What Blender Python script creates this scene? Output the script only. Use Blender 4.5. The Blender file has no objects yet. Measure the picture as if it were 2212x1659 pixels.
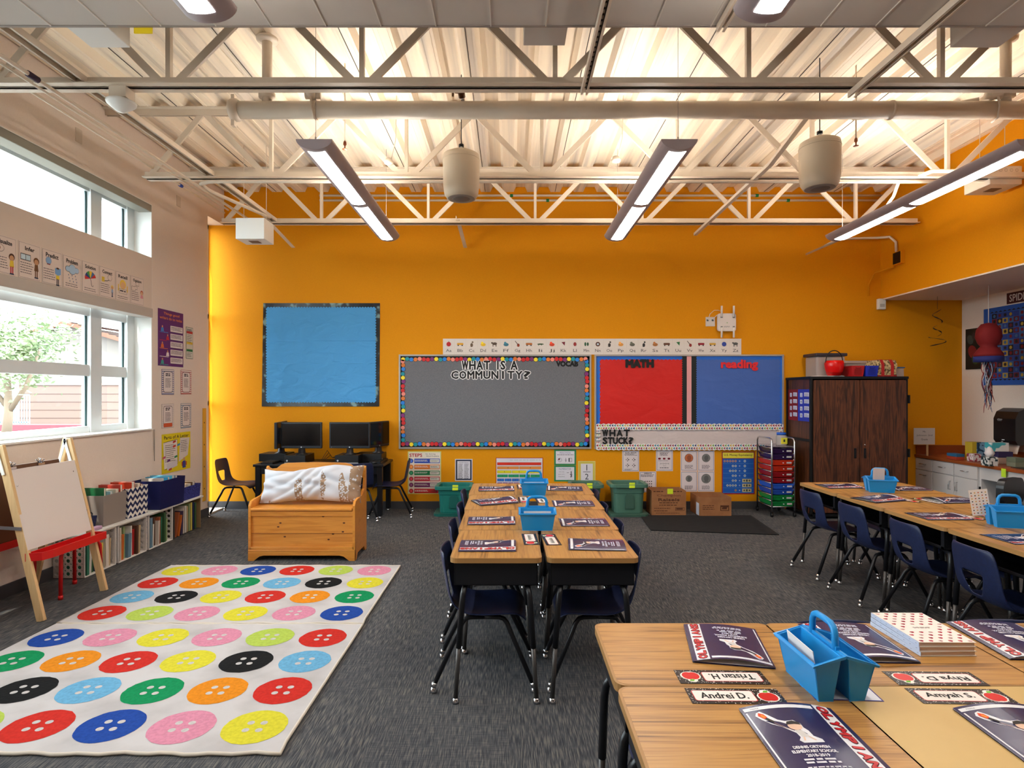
import bpy, math, random
from mathutils import Vector, Matrix
random.seed(7)
SC = bpy.context.scene
COL = SC.collection
# ---------------------------------------------------------------- camera
F = 1300.0; CX = 1103.0; CY = 848.0; EYE = 1.53
cd = bpy.data.cameras.new('camera'); cam = bpy.data.objects.new('camera', cd); COL.objects.link(cam)
cd.sensor_fit = 'HORIZONTAL'; cd.sensor_width = 36.0; cd.lens = F/2212*36
cd.shift_x = (1106-CX)/2212; cd.shift_y = (CY-829.5)/2212
cd.clip_start = 0.02; cd.clip_end = 300
cam.location = (0, 0, EYE); cam.rotation_euler = (math.pi/2, 0, 0)
SC.camera = cam
# ---------------------------------------------------------------- world, sun, exposure
SC.view_settings.view_transform = 'Standard'; SC.view_settings.look = 'None'
SC.view_settings.gamma = 1; SC.view_settings.use_curve_mapping = False
SC.view_settings.exposure = 1.72
W = bpy.data.worlds.new('sky'); SC.world = W; W.use_nodes = True
bg = W.node_tree.nodes['Background']
bg.inputs[0].default_value = (0.82, 0.93, 1.0, 1); bg.inputs[1].default_value = 4.4
sd = bpy.data.lights.new('sun', 'SUN'); sd.energy = 2.6; sd.angle = 0.02; sd.color = (1, .93, .82)
sun = bpy.data.objects.new('sun', sd); COL.objects.link(sun)
sun.rotation_euler = Vector((0.15, 0.5, -0.85)).to_track_quat('-Z', 'Y').to_euler()
sun.location = (-8, -4, 12)
LAMP_DOWN = 9.5; LAMP_UP = 14.0
SC.cycles.max_bounces = 8; SC.cycles.diffuse_bounces = 5; SC.cycles.glossy_bounces = 3
SC.cycles.transmission_bounces = 6; SC.cycles.transparent_max_bounces = 8
SC.cycles.caustics_reflective = False; SC.cycles.caustics_refractive = False
SC.cycles.sample_clamp_indirect = 6.0
def portal(n, x, y0, y1, z0, z1):
    l = bpy.data.lights.new(n, 'AREA'); l.shape = 'RECTANGLE'; l.size = z1-z0; l.size_y = y1-y0
    l.cycles.is_portal = True
    o = bpy.data.objects.new(n, l); COL.objects.link(o)
    o.location = (x, (y0+y1)/2, (z0+z1)/2); o.rotation_euler = (0, -math.pi/2, 0)
portal('window_portal', -4.12, .55, 6.34, 1.12, 3.52)
portal('slit_portal', -4.12, 7.46, 7.93, .05, 3.76)
# ---------------------------------------------------------------- materials
def lin(c):
    c = c/255.0
    return c/12.92 if c <= .04045 else ((c+.055)/1.055)**2.4
def L3(c): return (lin(c[0]), lin(c[1]), lin(c[2]), 1)
MC = {}
def newmat(name):
    m = bpy.data.materials.new(name); m.use_nodes = True
    return m, m.node_tree.nodes, m.node_tree.links, m.node_tree.nodes['Principled BSDF']
def C(r, g, b, rough=.6, metal=0.0, spec=.4):
    k = (r, g, b, rough, metal, spec)
    if k not in MC:
        m, n, l, p = newmat('paint_%d_%d_%d' % (r, g, b))
        p.inputs['Base Color'].default_value = L3((r, g, b)); p.inputs['Roughness'].default_value = rough
        p.inputs['Metallic'].default_value = metal; p.inputs['Specular IOR Level'].default_value = spec
        MC[k] = m
    return MC[k]
def coords(n, l, scale=(1, 1, 1), rand=0.0, kind='Object'):
    tc = n.new('ShaderNodeTexCoord'); mp = n.new('ShaderNodeMapping'); mp.inputs['Scale'].default_value = scale
    l.new(tc.outputs[kind], mp.inputs[0])
    if rand:
        oi = n.new('ShaderNodeObjectInfo'); mu = n.new('ShaderNodeMath'); mu.operation = 'MULTIPLY'
        mu.inputs[1].default_value = rand; l.new(oi.outputs['Random'], mu.inputs[0])
        l.new(mu.outputs[0], mp.inputs['Location'])
    return mp
def ramp(n, l, src, stops):
    r = n.new('ShaderNodeValToRGB'); e = r.color_ramp.elements
    while len(e) < len(stops): e.new(.5)
    for i, (p, c) in enumerate(stops): e[i].position = p; e[i].color = L3(c)
    l.new(src, r.inputs[0]); return r
def bump(n, l, p, src, strength, dist=.01):
    b = n.new('ShaderNodeBump'); b.inputs['Strength'].default_value = strength; b.inputs['Distance'].default_value = dist
    l.new(src, b.inputs['Height']); l.new(b.outputs[0], p.inputs['Normal'])
def noisy(name, stops, scale=(1, 1, 1), nscale=5, detail=4, rough=.6, bumps=0, dist=.01, metal=0, rand=0, distort=0, kind='Object', spec=.4):
    m, n, l, p = newmat(name)
    mp = coords(n, l, scale, rand, kind); t = n.new('ShaderNodeTexNoise')
    t.inputs['Scale'].default_value = nscale; t.inputs['Detail'].default_value = detail; t.inputs['Distortion'].default_value = distort
    l.new(mp.outputs[0], t.inputs[0]); r = ramp(n, l, t.outputs[0], stops)
    l.new(r.outputs[0], p.inputs['Base Color']); p.inputs['Roughness'].default_value = rough; p.inputs['Metallic'].default_value = metal
    p.inputs['Specular IOR Level'].default_value = spec
    if bumps: bump(n, l, p, t.outputs[0], bumps, dist)
    return m
ORANGE = noisy('orange_wall_paint', [(.3, (220, 143, 5)), (.7, (225, 149, 8))], nscale=120, detail=2, rough=.7, spec=.2, bumps=.25, dist=.003)
BEIGE = noisy('beige_wall_paint', [(.3, (226, 213, 202)), (.7, (231, 218, 207))], nscale=110, detail=2, rough=.7, bumps=.2, dist=.003)
SHADEM = C(220, 206, 194, .8); VAL = C(186, 178, 170, .6)
WHITE = C(232, 232, 228, .45); FRAMEW = C(214, 220, 222, .35)
STEEL = noisy('painted_cream_steel', [(.35, (214, 200, 182)), (.65, (226, 213, 196))], nscale=3, detail=3, rough=.42)
PANELM = noisy('grey_cloud_panel_paint', [(.35, (196, 190, 184)), (.65, (204, 198, 192))], nscale=1.5, rough=.6)
FIXM = C(172, 160, 164, .5, .0); BLACK = C(14, 14, 16, .45); BLK2 = C(24, 24, 28, .35)
CHROME = C(205, 205, 208, .18, 1.0); GREYM = C(92, 88, 86, .4, .6)
NAVY = noisy('navy_chair_plastic', [(.4, (24, 33, 66)), (.6, (28, 38, 74))], nscale=60, rough=.42, bumps=.1, dist=.001)
def m_deck():
    m, n, l, p = newmat('roof_deck_reflection_streaks')
    mp = coords(n, l, (5.5, .12, 1)); t = n.new('ShaderNodeTexNoise'); t.inputs['Scale'].default_value = 2; t.inputs['Detail'].default_value = 5
    l.new(mp.outputs[0], t.inputs[0])
    r = ramp(n, l, t.outputs[0], [(.35, (206, 196, 184)), (.5, (240, 226, 206)), (.65, (250, 236, 214))])  # tone streaks imitate light reflected along the deck, put into its colour
    l.new(r.outputs[0], p.inputs['Base Color']); p.inputs['Roughness'].default_value = .42
    return m
DECK = m_deck()
def m_carpet():
    m, n, l, p = newmat('grey_carpet_tiles')
    a = coords(n, l, (1, .055, 1)); t = n.new('ShaderNodeTexNoise'); t.inputs['Scale'].default_value = 210; t.inputs['Detail'].default_value = 3
    l.new(a.outputs[0], t.inputs[0])
    a2 = coords(n, l, (.055, 1, 1)); t2 = n.new('ShaderNodeTexNoise'); t2.inputs['Scale'].default_value = 190; t2.inputs['Detail'].default_value = 3
    l.new(a2.outputs[0], t2.inputs[0])
    tc = coords(n, l, (1.64, 1.64, 1)); ck = n.new('ShaderNodeTexChecker'); ck.inputs['Scale'].default_value = 1; l.new(tc.outputs[0], ck.inputs[0])
    mx = n.new('ShaderNodeMix'); mx.data_type = 'FLOAT'
    l.new(ck.outputs['Fac'], mx.inputs[0]); l.new(t.outputs[0], mx.inputs[2]); l.new(t2.outputs[0], mx.inputs[3])
    mx2 = n.new('ShaderNodeMix'); mx2.data_type = 'FLOAT'; mx2.inputs[0].default_value = .3
    l.new(t.outputs[0], mx2.inputs[2]); l.new(mx.outputs[0], mx2.inputs[3])
    r = ramp(n, l, mx2.outputs[0], [(.36, (60, 62, 67)), (.5, (80, 81, 85)), (.63, (114, 111, 106))])
    big = n.new('ShaderNodeTexNoise'); big.inputs['Scale'].default_value = 1.3; big.inputs['Detail'].default_value = 4
    b2 = coords(n, l); l.new(b2.outputs[0], big.inputs[0])
    hs = n.new('ShaderNodeMix'); hs.data_type = 'RGBA'; hs.blend_type = 'MULTIPLY'; hs.inputs[0].default_value = .5
    rr = ramp(n, l, big.outputs[0], [(.35, (215, 215, 220)), (.65, (255, 252, 246))])
    l.new(r.outputs[0], hs.inputs[6]); l.new(rr.outputs[0], hs.inputs[7])
    l.new(hs.outputs[2], p.inputs['Base Color']); p.inputs['Roughness'].default_value = .95; p.inputs['Specular IOR Level'].default_value = .1
    bump(n, l, p, mx2.outputs[0], .5, .004)
    return m
CARPET = m_carpet()
def m_wood(name, stops, along='x', s=1.0, rough=.35, bands=26, dist=1.2):
    m, n, l, p = newmat(name)
    a, b = 1.6*s, bands*s
    sc = {'x': (a, b, b), 'y': (b, a, b), 'z': (b, b, a)}[along]
    mp = coords(n, l, sc, rand=37.0)
    t = n.new('ShaderNodeTexNoise'); t.inputs['Scale'].default_value = 1; t.inputs['Detail'].default_value = 5; t.inputs['Distortion'].default_value = dist
    l.new(mp.outputs[0], t.inputs[0])
    sc2 = {'x': (3, 160, 160), 'y': (160, 3, 160), 'z': (160, 160, 3)}[along]
    m2 = coords(n, l, sc2, rand=11.0); t2 = n.new('ShaderNodeTexNoise'); t2.inputs['Scale'].default_value = 1; t2.inputs['Detail'].default_value = 2
    l.new(m2.outputs[0], t2.inputs[0])
    mx = n.new('ShaderNodeMix'); mx.data_type = 'FLOAT'; mx.inputs[0].default_value = .3
    l.new(t.outputs[0], mx.inputs[2]); l.new(t2.outputs[0], mx.inputs[3])
    r = ramp(n, l, mx.outputs[0], stops); l.new(r.outputs[0], p.inputs['Base Color']); p.inputs['Roughness'].default_value = rough
    return m
OAK = m_wood('oak_desk_laminate', [(.34, (104, 68, 32)), (.44, (162, 114, 58)), (.54, (188, 140, 76)), (.60, (174, 124, 64)), (.68, (140, 95, 46))])
WALNUT = m_wood('dark_walnut_laminate', [(.36, (30, 16, 11)), (.48, (74, 38, 22)), (.56, (104, 56, 32)), (.66, (60, 30, 18))], 'z', 1, .45, 18, 2.2)
PINE = m_wood('honey_pine', [(.38, (196, 122, 42)), (.5, (216, 144, 58)), (.62, (202, 128, 46))], 'x', .8, .3, 14)
PALE = m_wood('pale_pine_rail', [(.38, (206, 168, 118)), (.5, (222, 188, 138)), (.62, (210, 174, 124))], 'z', .8, .5, 14)
DESKEDGE = C(164, 122, 72, .4)
COUNTER = C(150, 74, 34, .35)
CARD = noisy('brown_cardboard', [(.4, (150, 100, 62)), (.6, (160, 108, 68))], nscale=8, rough=.85)
def m_emit(name, col, s):
    m, n, l, p = newmat(name)
    e = n.new('ShaderNodeEmission'); e.inputs[0].default_value = col; e.inputs[1].default_value = s
    l.new(e.outputs[0], n['Material Output'].inputs[0]); return m
LENS = m_emit('lit_lamp_lens', (1, .975, .93, 1), LAMP_DOWN)
UPL = m_emit('lit_uplight_lens', (1, .92, .81, 1), LAMP_UP)
def m_glass(name, tint=(1, 1, 1, 1), refl=.05):
    m, n, l, p = newmat(name)
    t = n.new('ShaderNodeBsdfTransparent'); t.inputs[0].default_value = tint
    g = n.new('ShaderNodeBsdfGlossy'); g.inputs['Roughness'].default_value = .02
    mx = n.new('ShaderNodeMixShader'); mx.inputs[0].default_value = refl; l.new(t.outputs[0], mx.inputs[1]); l.new(g.outputs[0], mx.inputs[2])
    l.new(mx.outputs[0], n['Material Output'].inputs[0]); return m
GLASS = m_glass('clear_window_glass', (.93, .97, .96, 1))
def m_clear(name, c, a):
    m, n, l, p = newmat(name)
    p.inputs['Base Color'].default_value = L3(c); p.inputs['Roughness'].default_value = .25; p.inputs['Alpha'].default_value = a
    return m
CLEAR = m_clear('clear_frosted_plastic', (200, 190, 186), .55)
# ---------------------------------------------------------------- mesh builder
TXT = {}
def textmesh(s, bold, space):
    k = (s, bold, space)
    if k not in TXT:
        cu = bpy.data.curves.new('t', 'FONT'); cu.body = s; cu.align_x = 'CENTER'; cu.align_y = 'CENTER'
        cu.resolution_u = 2; cu.offset = bold; cu.space_character = space; cu.space_line = .85
        ob = bpy.data.objects.new('t', cu); COL.objects.link(ob)
        dg = bpy.context.evaluated_depsgraph_get(); dg.update()
        me = bpy.data.meshes.new_from_object(ob.evaluated_get(dg))
        vs = [tuple(v.co) for v in me.vertices]; fs = [tuple(p.vertices) for p in me.polygons]
        bpy.data.objects.remove(ob); bpy.data.curves.remove(cu); bpy.data.meshes.remove(me)
        if vs:
            x0 = min(v[0] for v in vs); x1 = max(v[0] for v in vs); y0 = min(v[1] for v in vs); y1 = max(v[1] for v in vs)
        else: x0 = x1 = y0 = y1 = 0
        TXT[k] = (vs, fs, x0, x1, y0, y1)
    return TXT[k]
class MB:
    def __init__(s): s.v = []; s.f = []; s.mi = []; s.sm = []; s.mats = []; s.M = None
    def add(s, vs, fs, mat, smooth=False):
        if mat not in s.mats: s.mats.append(mat)
        i = s.mats.index(mat); b = len(s.v)
        if s.M is not None: vs = [tuple(s.M @ Vector(v)) for v in vs]
        s.v += [tuple(v) for v in vs]
        for f in fs: s.f.append(tuple(b+k for k in f)); s.mi.append(i); s.sm.append(smooth)
        return s
    def box(s, x0, x1, y0, y1, z0, z1, mat):
        v = [(x, y, z) for z in (z0, z1) for y in (y0, y1) for x in (x0, x1)]
        return s.add(v, [(0, 2, 3, 1), (4, 5, 7, 6), (0, 1, 5, 4), (2, 6, 7, 3), (0, 4, 6, 2), (1, 3, 7, 5)], mat)
    def bar(s, p, q, w, h, mat, up=(0, 0, 1)):
        p = Vector(p); q = Vector(q); d = (q-p).normalized(); u = Vector(up)
        if abs(d.dot(u)) > .99: u = Vector((1, 0, 0))
        a = d.cross(u).normalized(); b = a.cross(d).normalized()
        v = [c+a*i*w/2+b*j*h/2 for c in (p, q) for j in (-1, 1) for i in (-1, 1)]
        return s.add(v, [(0, 2, 3, 1), (4, 5, 7, 6), (0, 1, 5, 4), (2, 6, 7, 3), (0, 4, 6, 2), (1, 3, 7, 5)], mat)
    def tube(s, pts, r, mat, n=10, closed=False, ell=1.0):
        P = [Vector(p) for p in pts]; k = len(P); R = r if isinstance(r, (list, tuple)) else [r]*k
        T = []
        for i in range(k):
            if closed: t = P[(i+1) % k]-P[i-1]
            else: t = P[min(i+1, k-1)]-P[max(i-1, 0)]
            T.append(t.normalized())
        u = Vector((0, 0, 1)) if abs(T[0].z) < .9 else Vector((1, 0, 0))
        a = T[0].cross(u).normalized(); vs = []
        for i in range(k):
            a = (a-T[i]*a.dot(T[i])).normalized(); b = T[i].cross(a)
            for j in range(n):
                t = 2*math.pi*j/n; vs.append(P[i]+a*math.cos(t)*R[i]+b*math.sin(t)*R[i]*ell)
        fs = []
        for i in range(k if closed else k-1):
            for j in range(n):
                i2 = (i+1) % k; fs.append((i*n+j, i*n+(j+1) % n, i2*n+(j+1) % n, i2*n+j))
        if not closed: fs.append(tuple(range(n-1, -1, -1))); fs.append(tuple((k-1)*n+j for j in range(n)))
        return s.add(vs, fs, mat, True)
    def lathe(s, prof, mat, n=24, c=(0, 0, 0), axis='z', smooth=True):
        vs = []; k = len(prof)
        for (r, z) in prof:
            for j in range(n):
                t = 2*math.pi*j/n; x, y = r*math.cos(t), r*math.sin(t)
                if axis == 'z': p = (c[0]+x, c[1]+y, c[2]+z)
                elif axis == 'x': p = (c[0]+z, c[1]+x, c[2]+y)
                else: p = (c[0]+y, c[1]+z, c[2]+x)
                vs.append(p)
        fs = [(i*n+j, i*n+(j+1) % n, (i+1)*n+(j+1) % n, (i+1)*n+j) for i in range(k-1) for j in range(n)]
        if prof[0][0] > 1e-6: fs.append(tuple(range(n-1, -1, -1)))
        if prof[-1][0] > 1e-6: fs.append(tuple((k-1)*n+j for j in range(n)))
        return s.add(vs, fs, mat, smooth)
    def prism(s, poly, h0, h1, mat, axis='z', smooth=False):
        def P(a, b, h): return {'z': (a, b, h), 'y': (a, h, b), 'x': (h, a, b)}[axis]
        n = len(poly); vs = [P(a, b, h0) for a, b in poly]+[P(a, b, h1) for a, b in poly]
        s.add(vs, [tuple(range(n-1, -1, -1)), tuple(range(n, 2*n))], mat)
        return s.add(vs, [(i, (i+1) % n, n+(i+1) % n, n+i) for i in range(n)], mat, smooth)
    def rect(s, x0, y0, x1, y1, z, mat, nx=1, ny=1):
        vs = [(x0+(x1-x0)*i/nx, y0+(y1-y0)*j/ny, z) for j in range(ny+1) for i in range(nx+1)]
        return s.add(vs, [(j*(nx+1)+i, j*(nx+1)+i+1, (j+1)*(nx+1)+i+1, (j+1)*(nx+1)+i) for j in range(ny) for i in range(nx)], mat)
    def poly(s, pts, z, mat): return s.add([(a, b, z) for a, b in pts], [tuple(range(len(pts)))], mat)
    def disc(s, x, y, r, z, mat, n=20, ry=None, a0=0):
        ry = ry or r; ca, sa = math.cos(a0), math.sin(a0); pts = []
        for j in range(n):
            t = 2*math.pi*j/n; px, py = r*math.cos(t), ry*math.sin(t); pts.append((x+px*ca-py*sa, y+px*sa+py*ca))
        return s.poly(pts, z, mat)
    def text(s, st, x, y, h, z, mat, w=None, bold=0, space=1.0, rot=0, thick=0):
        """h = height of the text block; w fits the width."""
        vs, fs, x0, x1, y0, y1 = textmesh(st, 0, space)
        if not vs: return s
        k = h/max(y1-y0, 1e-6); kx = (w/max(x1-x0, 1e-6)) if w else k
        cx, cy = (x0+x1)/2, (y0+y1)/2; ca, sa = math.cos(rot), math.sin(rot)
        d = bold*h; offs = [(0, 0)] if not bold else [(d*math.cos(t*math.pi/4), d*math.sin(t*math.pi/4)) for t in range(8)]+[(0, 0)]
        for i, (ox_, oy_) in enumerate(offs):
            out = []
            for v in vs:
                a, b = (v[0]-cx)*kx+ox_, (v[1]-cy)*k+oy_; out.append((x+a*ca-b*sa, y+a*sa+b*ca, z+i*1e-5))
            s.add(out, fs, mat)
        return s
    def lines(s, x0, x1, y, h, z, mat, n=3, pitch=None, jag=.25):
        """rows of small unreadable print as short dashes"""
        pitch = pitch or h*1.8
        for i in range(n):
            x = x0; e = x1-random.random()*jag*(x1-x0)
            while x < e-h:
                w = h*random.uniform(1.5, 4.5); s.rect(x, y-i*pitch, min(x+w, e), y-i*pitch+h, z, mat); x += w+h*.8
        return s
    def build(s, name, parent=None, mat=None, loc=None, bevel=0, seg=2, warp=None, sub=0, solid=0):
        vs = [warp(v) for v in s.v] if warp else s.v
        me = bpy.data.meshes.new(name); me.from_pydata(vs, [], s.f)
        for m in s.mats: me.materials.append(m)
        me.polygons.foreach_set('material_index', s.mi); me.polygons.foreach_set('use_smooth', s.sm); me.update()
        o = bpy.data.objects.new(name, me); COL.objects.link(o)
        if parent: o.parent = parent
        if mat is not None: o.matrix_local = mat
        if loc is not None: o.location = loc
        if solid: md = o.modifiers.new('s', 'SOLIDIFY'); md.thickness = solid; md.offset = 0
        if bevel:
            md = o.modifiers.new('b', 'BEVEL'); md.width = bevel; md.segments = seg; md.limit_method = 'ANGLE'; md.angle_limit = math.radians(40)
        if sub: md = o.modifiers.new('u', 'SUBSURF'); md.levels = sub; md.render_levels = sub
        return o
def tag(o, label, cat, group=None, kind=None):
    if label: o['label'] = label
    if cat: o['category'] = cat
    if group: o['group'] = group
    if kind: o['kind'] = kind
    return o
def empty(name, label, cat, loc=(0, 0, 0), rz=0, group=None, mat=None):
    o = bpy.data.objects.new(name, None); COL.objects.link(o); o.empty_display_size = .1
    o.location = loc; o.rotation_euler = (0, 0, rz)
    if mat is not None: o.matrix_local = mat
    return tag(o, label, cat, group)
def struct(o): o['kind'] = 'structure'; return o
def dup(root, loc, rz, label, group=None):
    r = root.copy(); COL.objects.link(r); r.location = loc; r.rotation_euler = (0, 0, rz); r['label'] = label
    if group: r['group'] = group
    for ch in list(root.children):
        c = ch.copy(); COL.objects.link(c); c.parent = r
        for g in list(ch.children):
            d = g.copy(); COL.objects.link(d); d.parent = c
    return r
def fr(o, x, y, z):  # wall frames for flat things: x right, y up, z out of the wall
    return {'back': Matrix(((1, 0, 0, x), (0, 0, -1, y), (0, 1, 0, z), (0, 0, 0, 1))),
            'left': Matrix(((0, 0, 1, x), (1, 0, 0, y), (0, 1, 0, z), (0, 0, 0, 1))),
            'right': Matrix(((0, 0, -1, x), (-1, 0, 0, y), (0, 1, 0, z), (0, 0, 0, 1)))}[o]
def RZ(x, y, z, a): return Matrix.Translation((x, y, z)) @ Matrix.Rotation(a, 4, 'Z')
def arc(c, r, a0, a1, n=6): return [(c[0]+r*math.cos(math.radians(a0+(a1-a0)*i/n)), c[1]+r*math.sin(math.radians(a0+(a1-a0)*i/n))) for i in range(n+1)]
def rrect(x0, y0, x1, y1, r, n=5):
    return arc((x1-r, y1-r), r, 0, 90, n)+arc((x0+r, y1-r), r, 90, 180, n)+arc((x0+r, y0+r), r, 180, 270, n)+arc((x1-r, y0+r), r, 270, 360, n)
YB = 7.92
def bx(px, Y=YB): return (px-CX)/F*Y
def bz(py, Y=YB): return EYE-(py-CY)/F*Y
# ================================================================ the setting
XL, XR, XS = -3.77, 5.94, 4.87
ZD = 4.17
struct(MB().box(-4.1, 6.1, -3.1, 8.1, -.12, 0, CARPET).build('floor'))
w = MB()
w.box(-4.06, XL, -3.1, .6, 0, 4.45, BEIGE).box(-4.06, XL, 6.32, 7.49, 0, 4.45, BEIGE)
w.box(-4.06, XL, .6, 6.32, 0, 1.15, BEIGE).box(-4.06, XL, .6, 6.32, 3.5, 4.45, BEIGE).box(-4.06, XL, 7.49, 7.92, 3.73, 4.45, BEIGE)
w.box(-4.06, XL, 7.49, 7.92, 0, .02, BEIGE)
struct(w.build('wall_left'))
struct(MB().box(-4.2, 6.2, YB, 8.12, 0, 4.45, ORANGE).build('wall_back'))
struct(MB().box(XR, 6.15, -3.1, YB, 0, 2.75, BEIGE).build('wall_right'))
struct(MB().box(XS, 6.15, -3.1, YB, 2.76, 4.45, ORANGE).build('wall_upper_right'))
struct(MB().box(XS, 6.15, -3.1, YB, 2.745, 2.76, BEIGE).build('ceiling_soffit'))
struct(MB().box(-4.1, 6.15, -3.25, -3.1, 0, 4.45, BEIGE).build('wall_front'))
# corrugated deck
pr = []; x = -4.05; k = 0
while x < 4.9:
    pr += [(x, ZD), (x+.125, ZD), (x+.155, ZD+.065), (x+.275, ZD+.065)]; x += .305
d = MB(); n = len(pr)
d.add([(a, y, b) for y in (-3.1, 8.0) for a, b in pr], [(i, i+1, n+i+1, n+i) for i in range(n-1)], DECK)
for i in range(1, n-1, 4):
    if (i//4) % 3 == 0: d.box(pr[i][0]-.07, pr[i][0]-.064, -3.1, 7.9, ZD-.004, ZD+.002, C(70, 62, 56, .7))
    d.box(pr[i][0]-.10, pr[i][0]-.094, -3.1, 7.9, ZD-.003, ZD+.002, DECK).box(pr[i][0]-.03, pr[i][0]-.024, -3.1, 7.9, ZD-.003, ZD+.002, DECK)
struct(d.build('ceiling'))
struct(MB().box(-4.1, 6.15, -3.2, 8.1, 4.3, 4.5, C(120, 116, 110)).build('ceiling_light_blocker'))  # unseen slab added over the deck to stop light leaking through
BB = C(66, 66, 70, .5)
struct(MB().box(-3.97, 3.6, 7.905, 7.92, 0, .1, BB).box(4.85, 5.33, 7.905, 7.92, 0, .1, BB).build('baseboard_back'))
struct(MB().box(XL, XL+.012, -3, 7.49, 0, .1, BB).box(-3.97, XL+.012, 7.49, 7.502, 0, .1, BB).build('baseboard_left'))
# left window: white reveal, frame, panes
wf = empty('window_1', None, None); struct(wf)
GX0, GX1 = -4.03, -3.96
f = MB()
def fb(y0, y1, z0, z1, x0=GX0, x1=GX1): f.box(x0, x1, y0, y1, z0, z1, FRAMEW)
for z0, z1 in ((1.15, 1.215), (1.685, 1.79), (2.25, 2.36), (2.9, 2.97), (3.42, 3.5)): fb(.6, 6.32, z0, z1)
vy = [(.6, .68), (1.2, 1.35), (1.75, 1.9), (3.3, 3.45), (5.66, 5.81), (6.2, 6.32)]
for y0, y1 in vy: fb(y0, y1, 1.15, 3.5, GX0-.005, GX1+.012)
f.build('window_frame', wf)
MB().add([(-4.0, .62, 1.18), (-4.0, 6.3, 1.18), (-4.0, 6.3, 3.48), (-4.0, .62, 3.48)], [(0, 1, 2, 3)], GLASS).build('window_glass', wf)
g = MB()
for (a, b) in ((1.9, 3.3), (3.45, 5.66), (5.81, 6.2)):
    for z0, z1 in ((1.215, 1.685), (1.79, 2.25), (2.97, 3.42)): g.box(-3.993, -3.985, b-.022, b, z0, z1, C(30, 62, 62, .5))
g.build('window_gasket', wf)
r = MB()
r.box(-3.96, XL+.003, 6.312, 6.322, 1.15, 3.5, WHITE).box(-3.96, XL+.02, .6, 6.32, 1.14, 1.155, WHITE).box(-3.96, XL+.003, .6, 6.32, 3.495, 3.503, WHITE)
r.build('window_sill', wf)
sh = empty('trim_1', None, None); struct(sh)
MB().box(-3.94, -3.765, .6, 6.315, 2.41, 2.945, SHADEM).build('spandrel_panel', sh)
MB().box(-3.9, -3.755, .6, 6.318, 2.315, 2.41, VAL).build('valance', sh, bevel=.004)
tag(MB().box(-3.9, -3.762, .605, 6.308, 3.42, 3.492, C(150, 150, 140, .6)).build('roller_shade_cassette', bevel=.004), 'long grey-green roller shade cassette along the top edge of the upper window', 'window shade')
w2 = empty('window_2', None, None); struct(w2)
f = MB()
for z0, z1 in ((.02, .1), (1.36, 1.42), (2.5, 2.56), (3.68, 3.73)): f.box(-4.04, -3.975, 7.49, 7.92, z0, z1, FRAMEW)
f.box(-4.04, -3.975, 7.49, 7.55, .02, 3.73, FRAMEW).box(-4.04, -3.975, 7.885, 7.92, .02, 3.73, FRAMEW)
f.build('window_frame', w2)
MB().add([(-4.01, 7.5, .05), (-4.01, 7.9, .05), (-4.01, 7.9, 3.7), (-4.01, 7.5, 3.7)], [(0, 1, 2, 3)], GLASS).build('window_glass', w2)
# ================================================================ outdoors
struct(MB().box(-70, -4.3, -30, 80, -.3, -.15, C(104, 100, 96, .9)).build('ground_outside'))
tag(MB().box(-60, -8, 26.2, 26.9, -.15, .12, C(146, 51, 60, .8)).build('red_curb'), 'red painted curb seen low through the window', 'curb')
bw = MB().box(-24.5, -6, 30, 30.3, -.15, 1.9, C(108, 88, 80, .9))
for z in (.25, .65, 1.05, 1.45): bw.box(-24.5, -6, 29.985, 30, z, z+.03, C(86, 68, 62, .9))
tag(bw.box(-24.6, -5.9, 29.95, 30.35, 1.9, 1.98, C(137, 115, 104, .9)).build('block_wall'), 'low pinkish block wall outside the window', 'wall')
h = empty('house', 'pale stucco house with red tiled gable roof outside the window', 'house', (0, 0, -.15))
MB().prism([(-31, 0), (-21.6, 0), (-21.6, 4.3), (-26.3, 5.7), (-31, 4.3)], 36, 46, C(112, 104, 98, .9), 'y').build('wall', h)
rf = MB()
for sgn in (-1, 1):
    for i in range(12):
        a = i/12; x0 = -26.3+sgn*(5.3*a); x1 = -26.3+sgn*(5.3*(a+1/12)); z0 = 5.8-1.6*a; z1 = 5.8-1.6*(a+1/12)
        rf.add([(x0, 35.4, z0+.1), (x0, 46, z0+.1), (x1, 46, z1+.16), (x1, 35.4, z1+.16), (x0, 35.4, z0-.12), (x1, 35.4, z1-.12)], [(0, 1, 2, 3), (0, 3, 5, 4)], C(112, 66, 50, .8))
rf.build('roof', h)
MB().box(-22.9, -22.3, 35.9, 36, 1.9, 3.3, C(90, 124, 140, .4)).build('house_window', h)
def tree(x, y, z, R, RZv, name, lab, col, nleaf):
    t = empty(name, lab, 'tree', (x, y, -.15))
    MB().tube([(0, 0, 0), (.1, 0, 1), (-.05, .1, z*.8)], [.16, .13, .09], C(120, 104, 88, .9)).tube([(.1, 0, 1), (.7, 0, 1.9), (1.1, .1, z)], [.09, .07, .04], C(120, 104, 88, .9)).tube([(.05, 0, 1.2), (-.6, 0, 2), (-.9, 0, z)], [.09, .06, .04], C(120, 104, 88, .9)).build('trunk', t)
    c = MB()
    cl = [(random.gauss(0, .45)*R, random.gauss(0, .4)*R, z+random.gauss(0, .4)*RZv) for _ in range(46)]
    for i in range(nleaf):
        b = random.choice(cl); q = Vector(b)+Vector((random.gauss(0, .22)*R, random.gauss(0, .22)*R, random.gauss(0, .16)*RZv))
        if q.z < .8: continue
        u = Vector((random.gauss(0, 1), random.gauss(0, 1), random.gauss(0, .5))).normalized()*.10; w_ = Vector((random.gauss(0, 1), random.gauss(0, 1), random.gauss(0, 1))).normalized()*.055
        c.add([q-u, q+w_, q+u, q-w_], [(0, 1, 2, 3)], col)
    c.build('crown', t)
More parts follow.
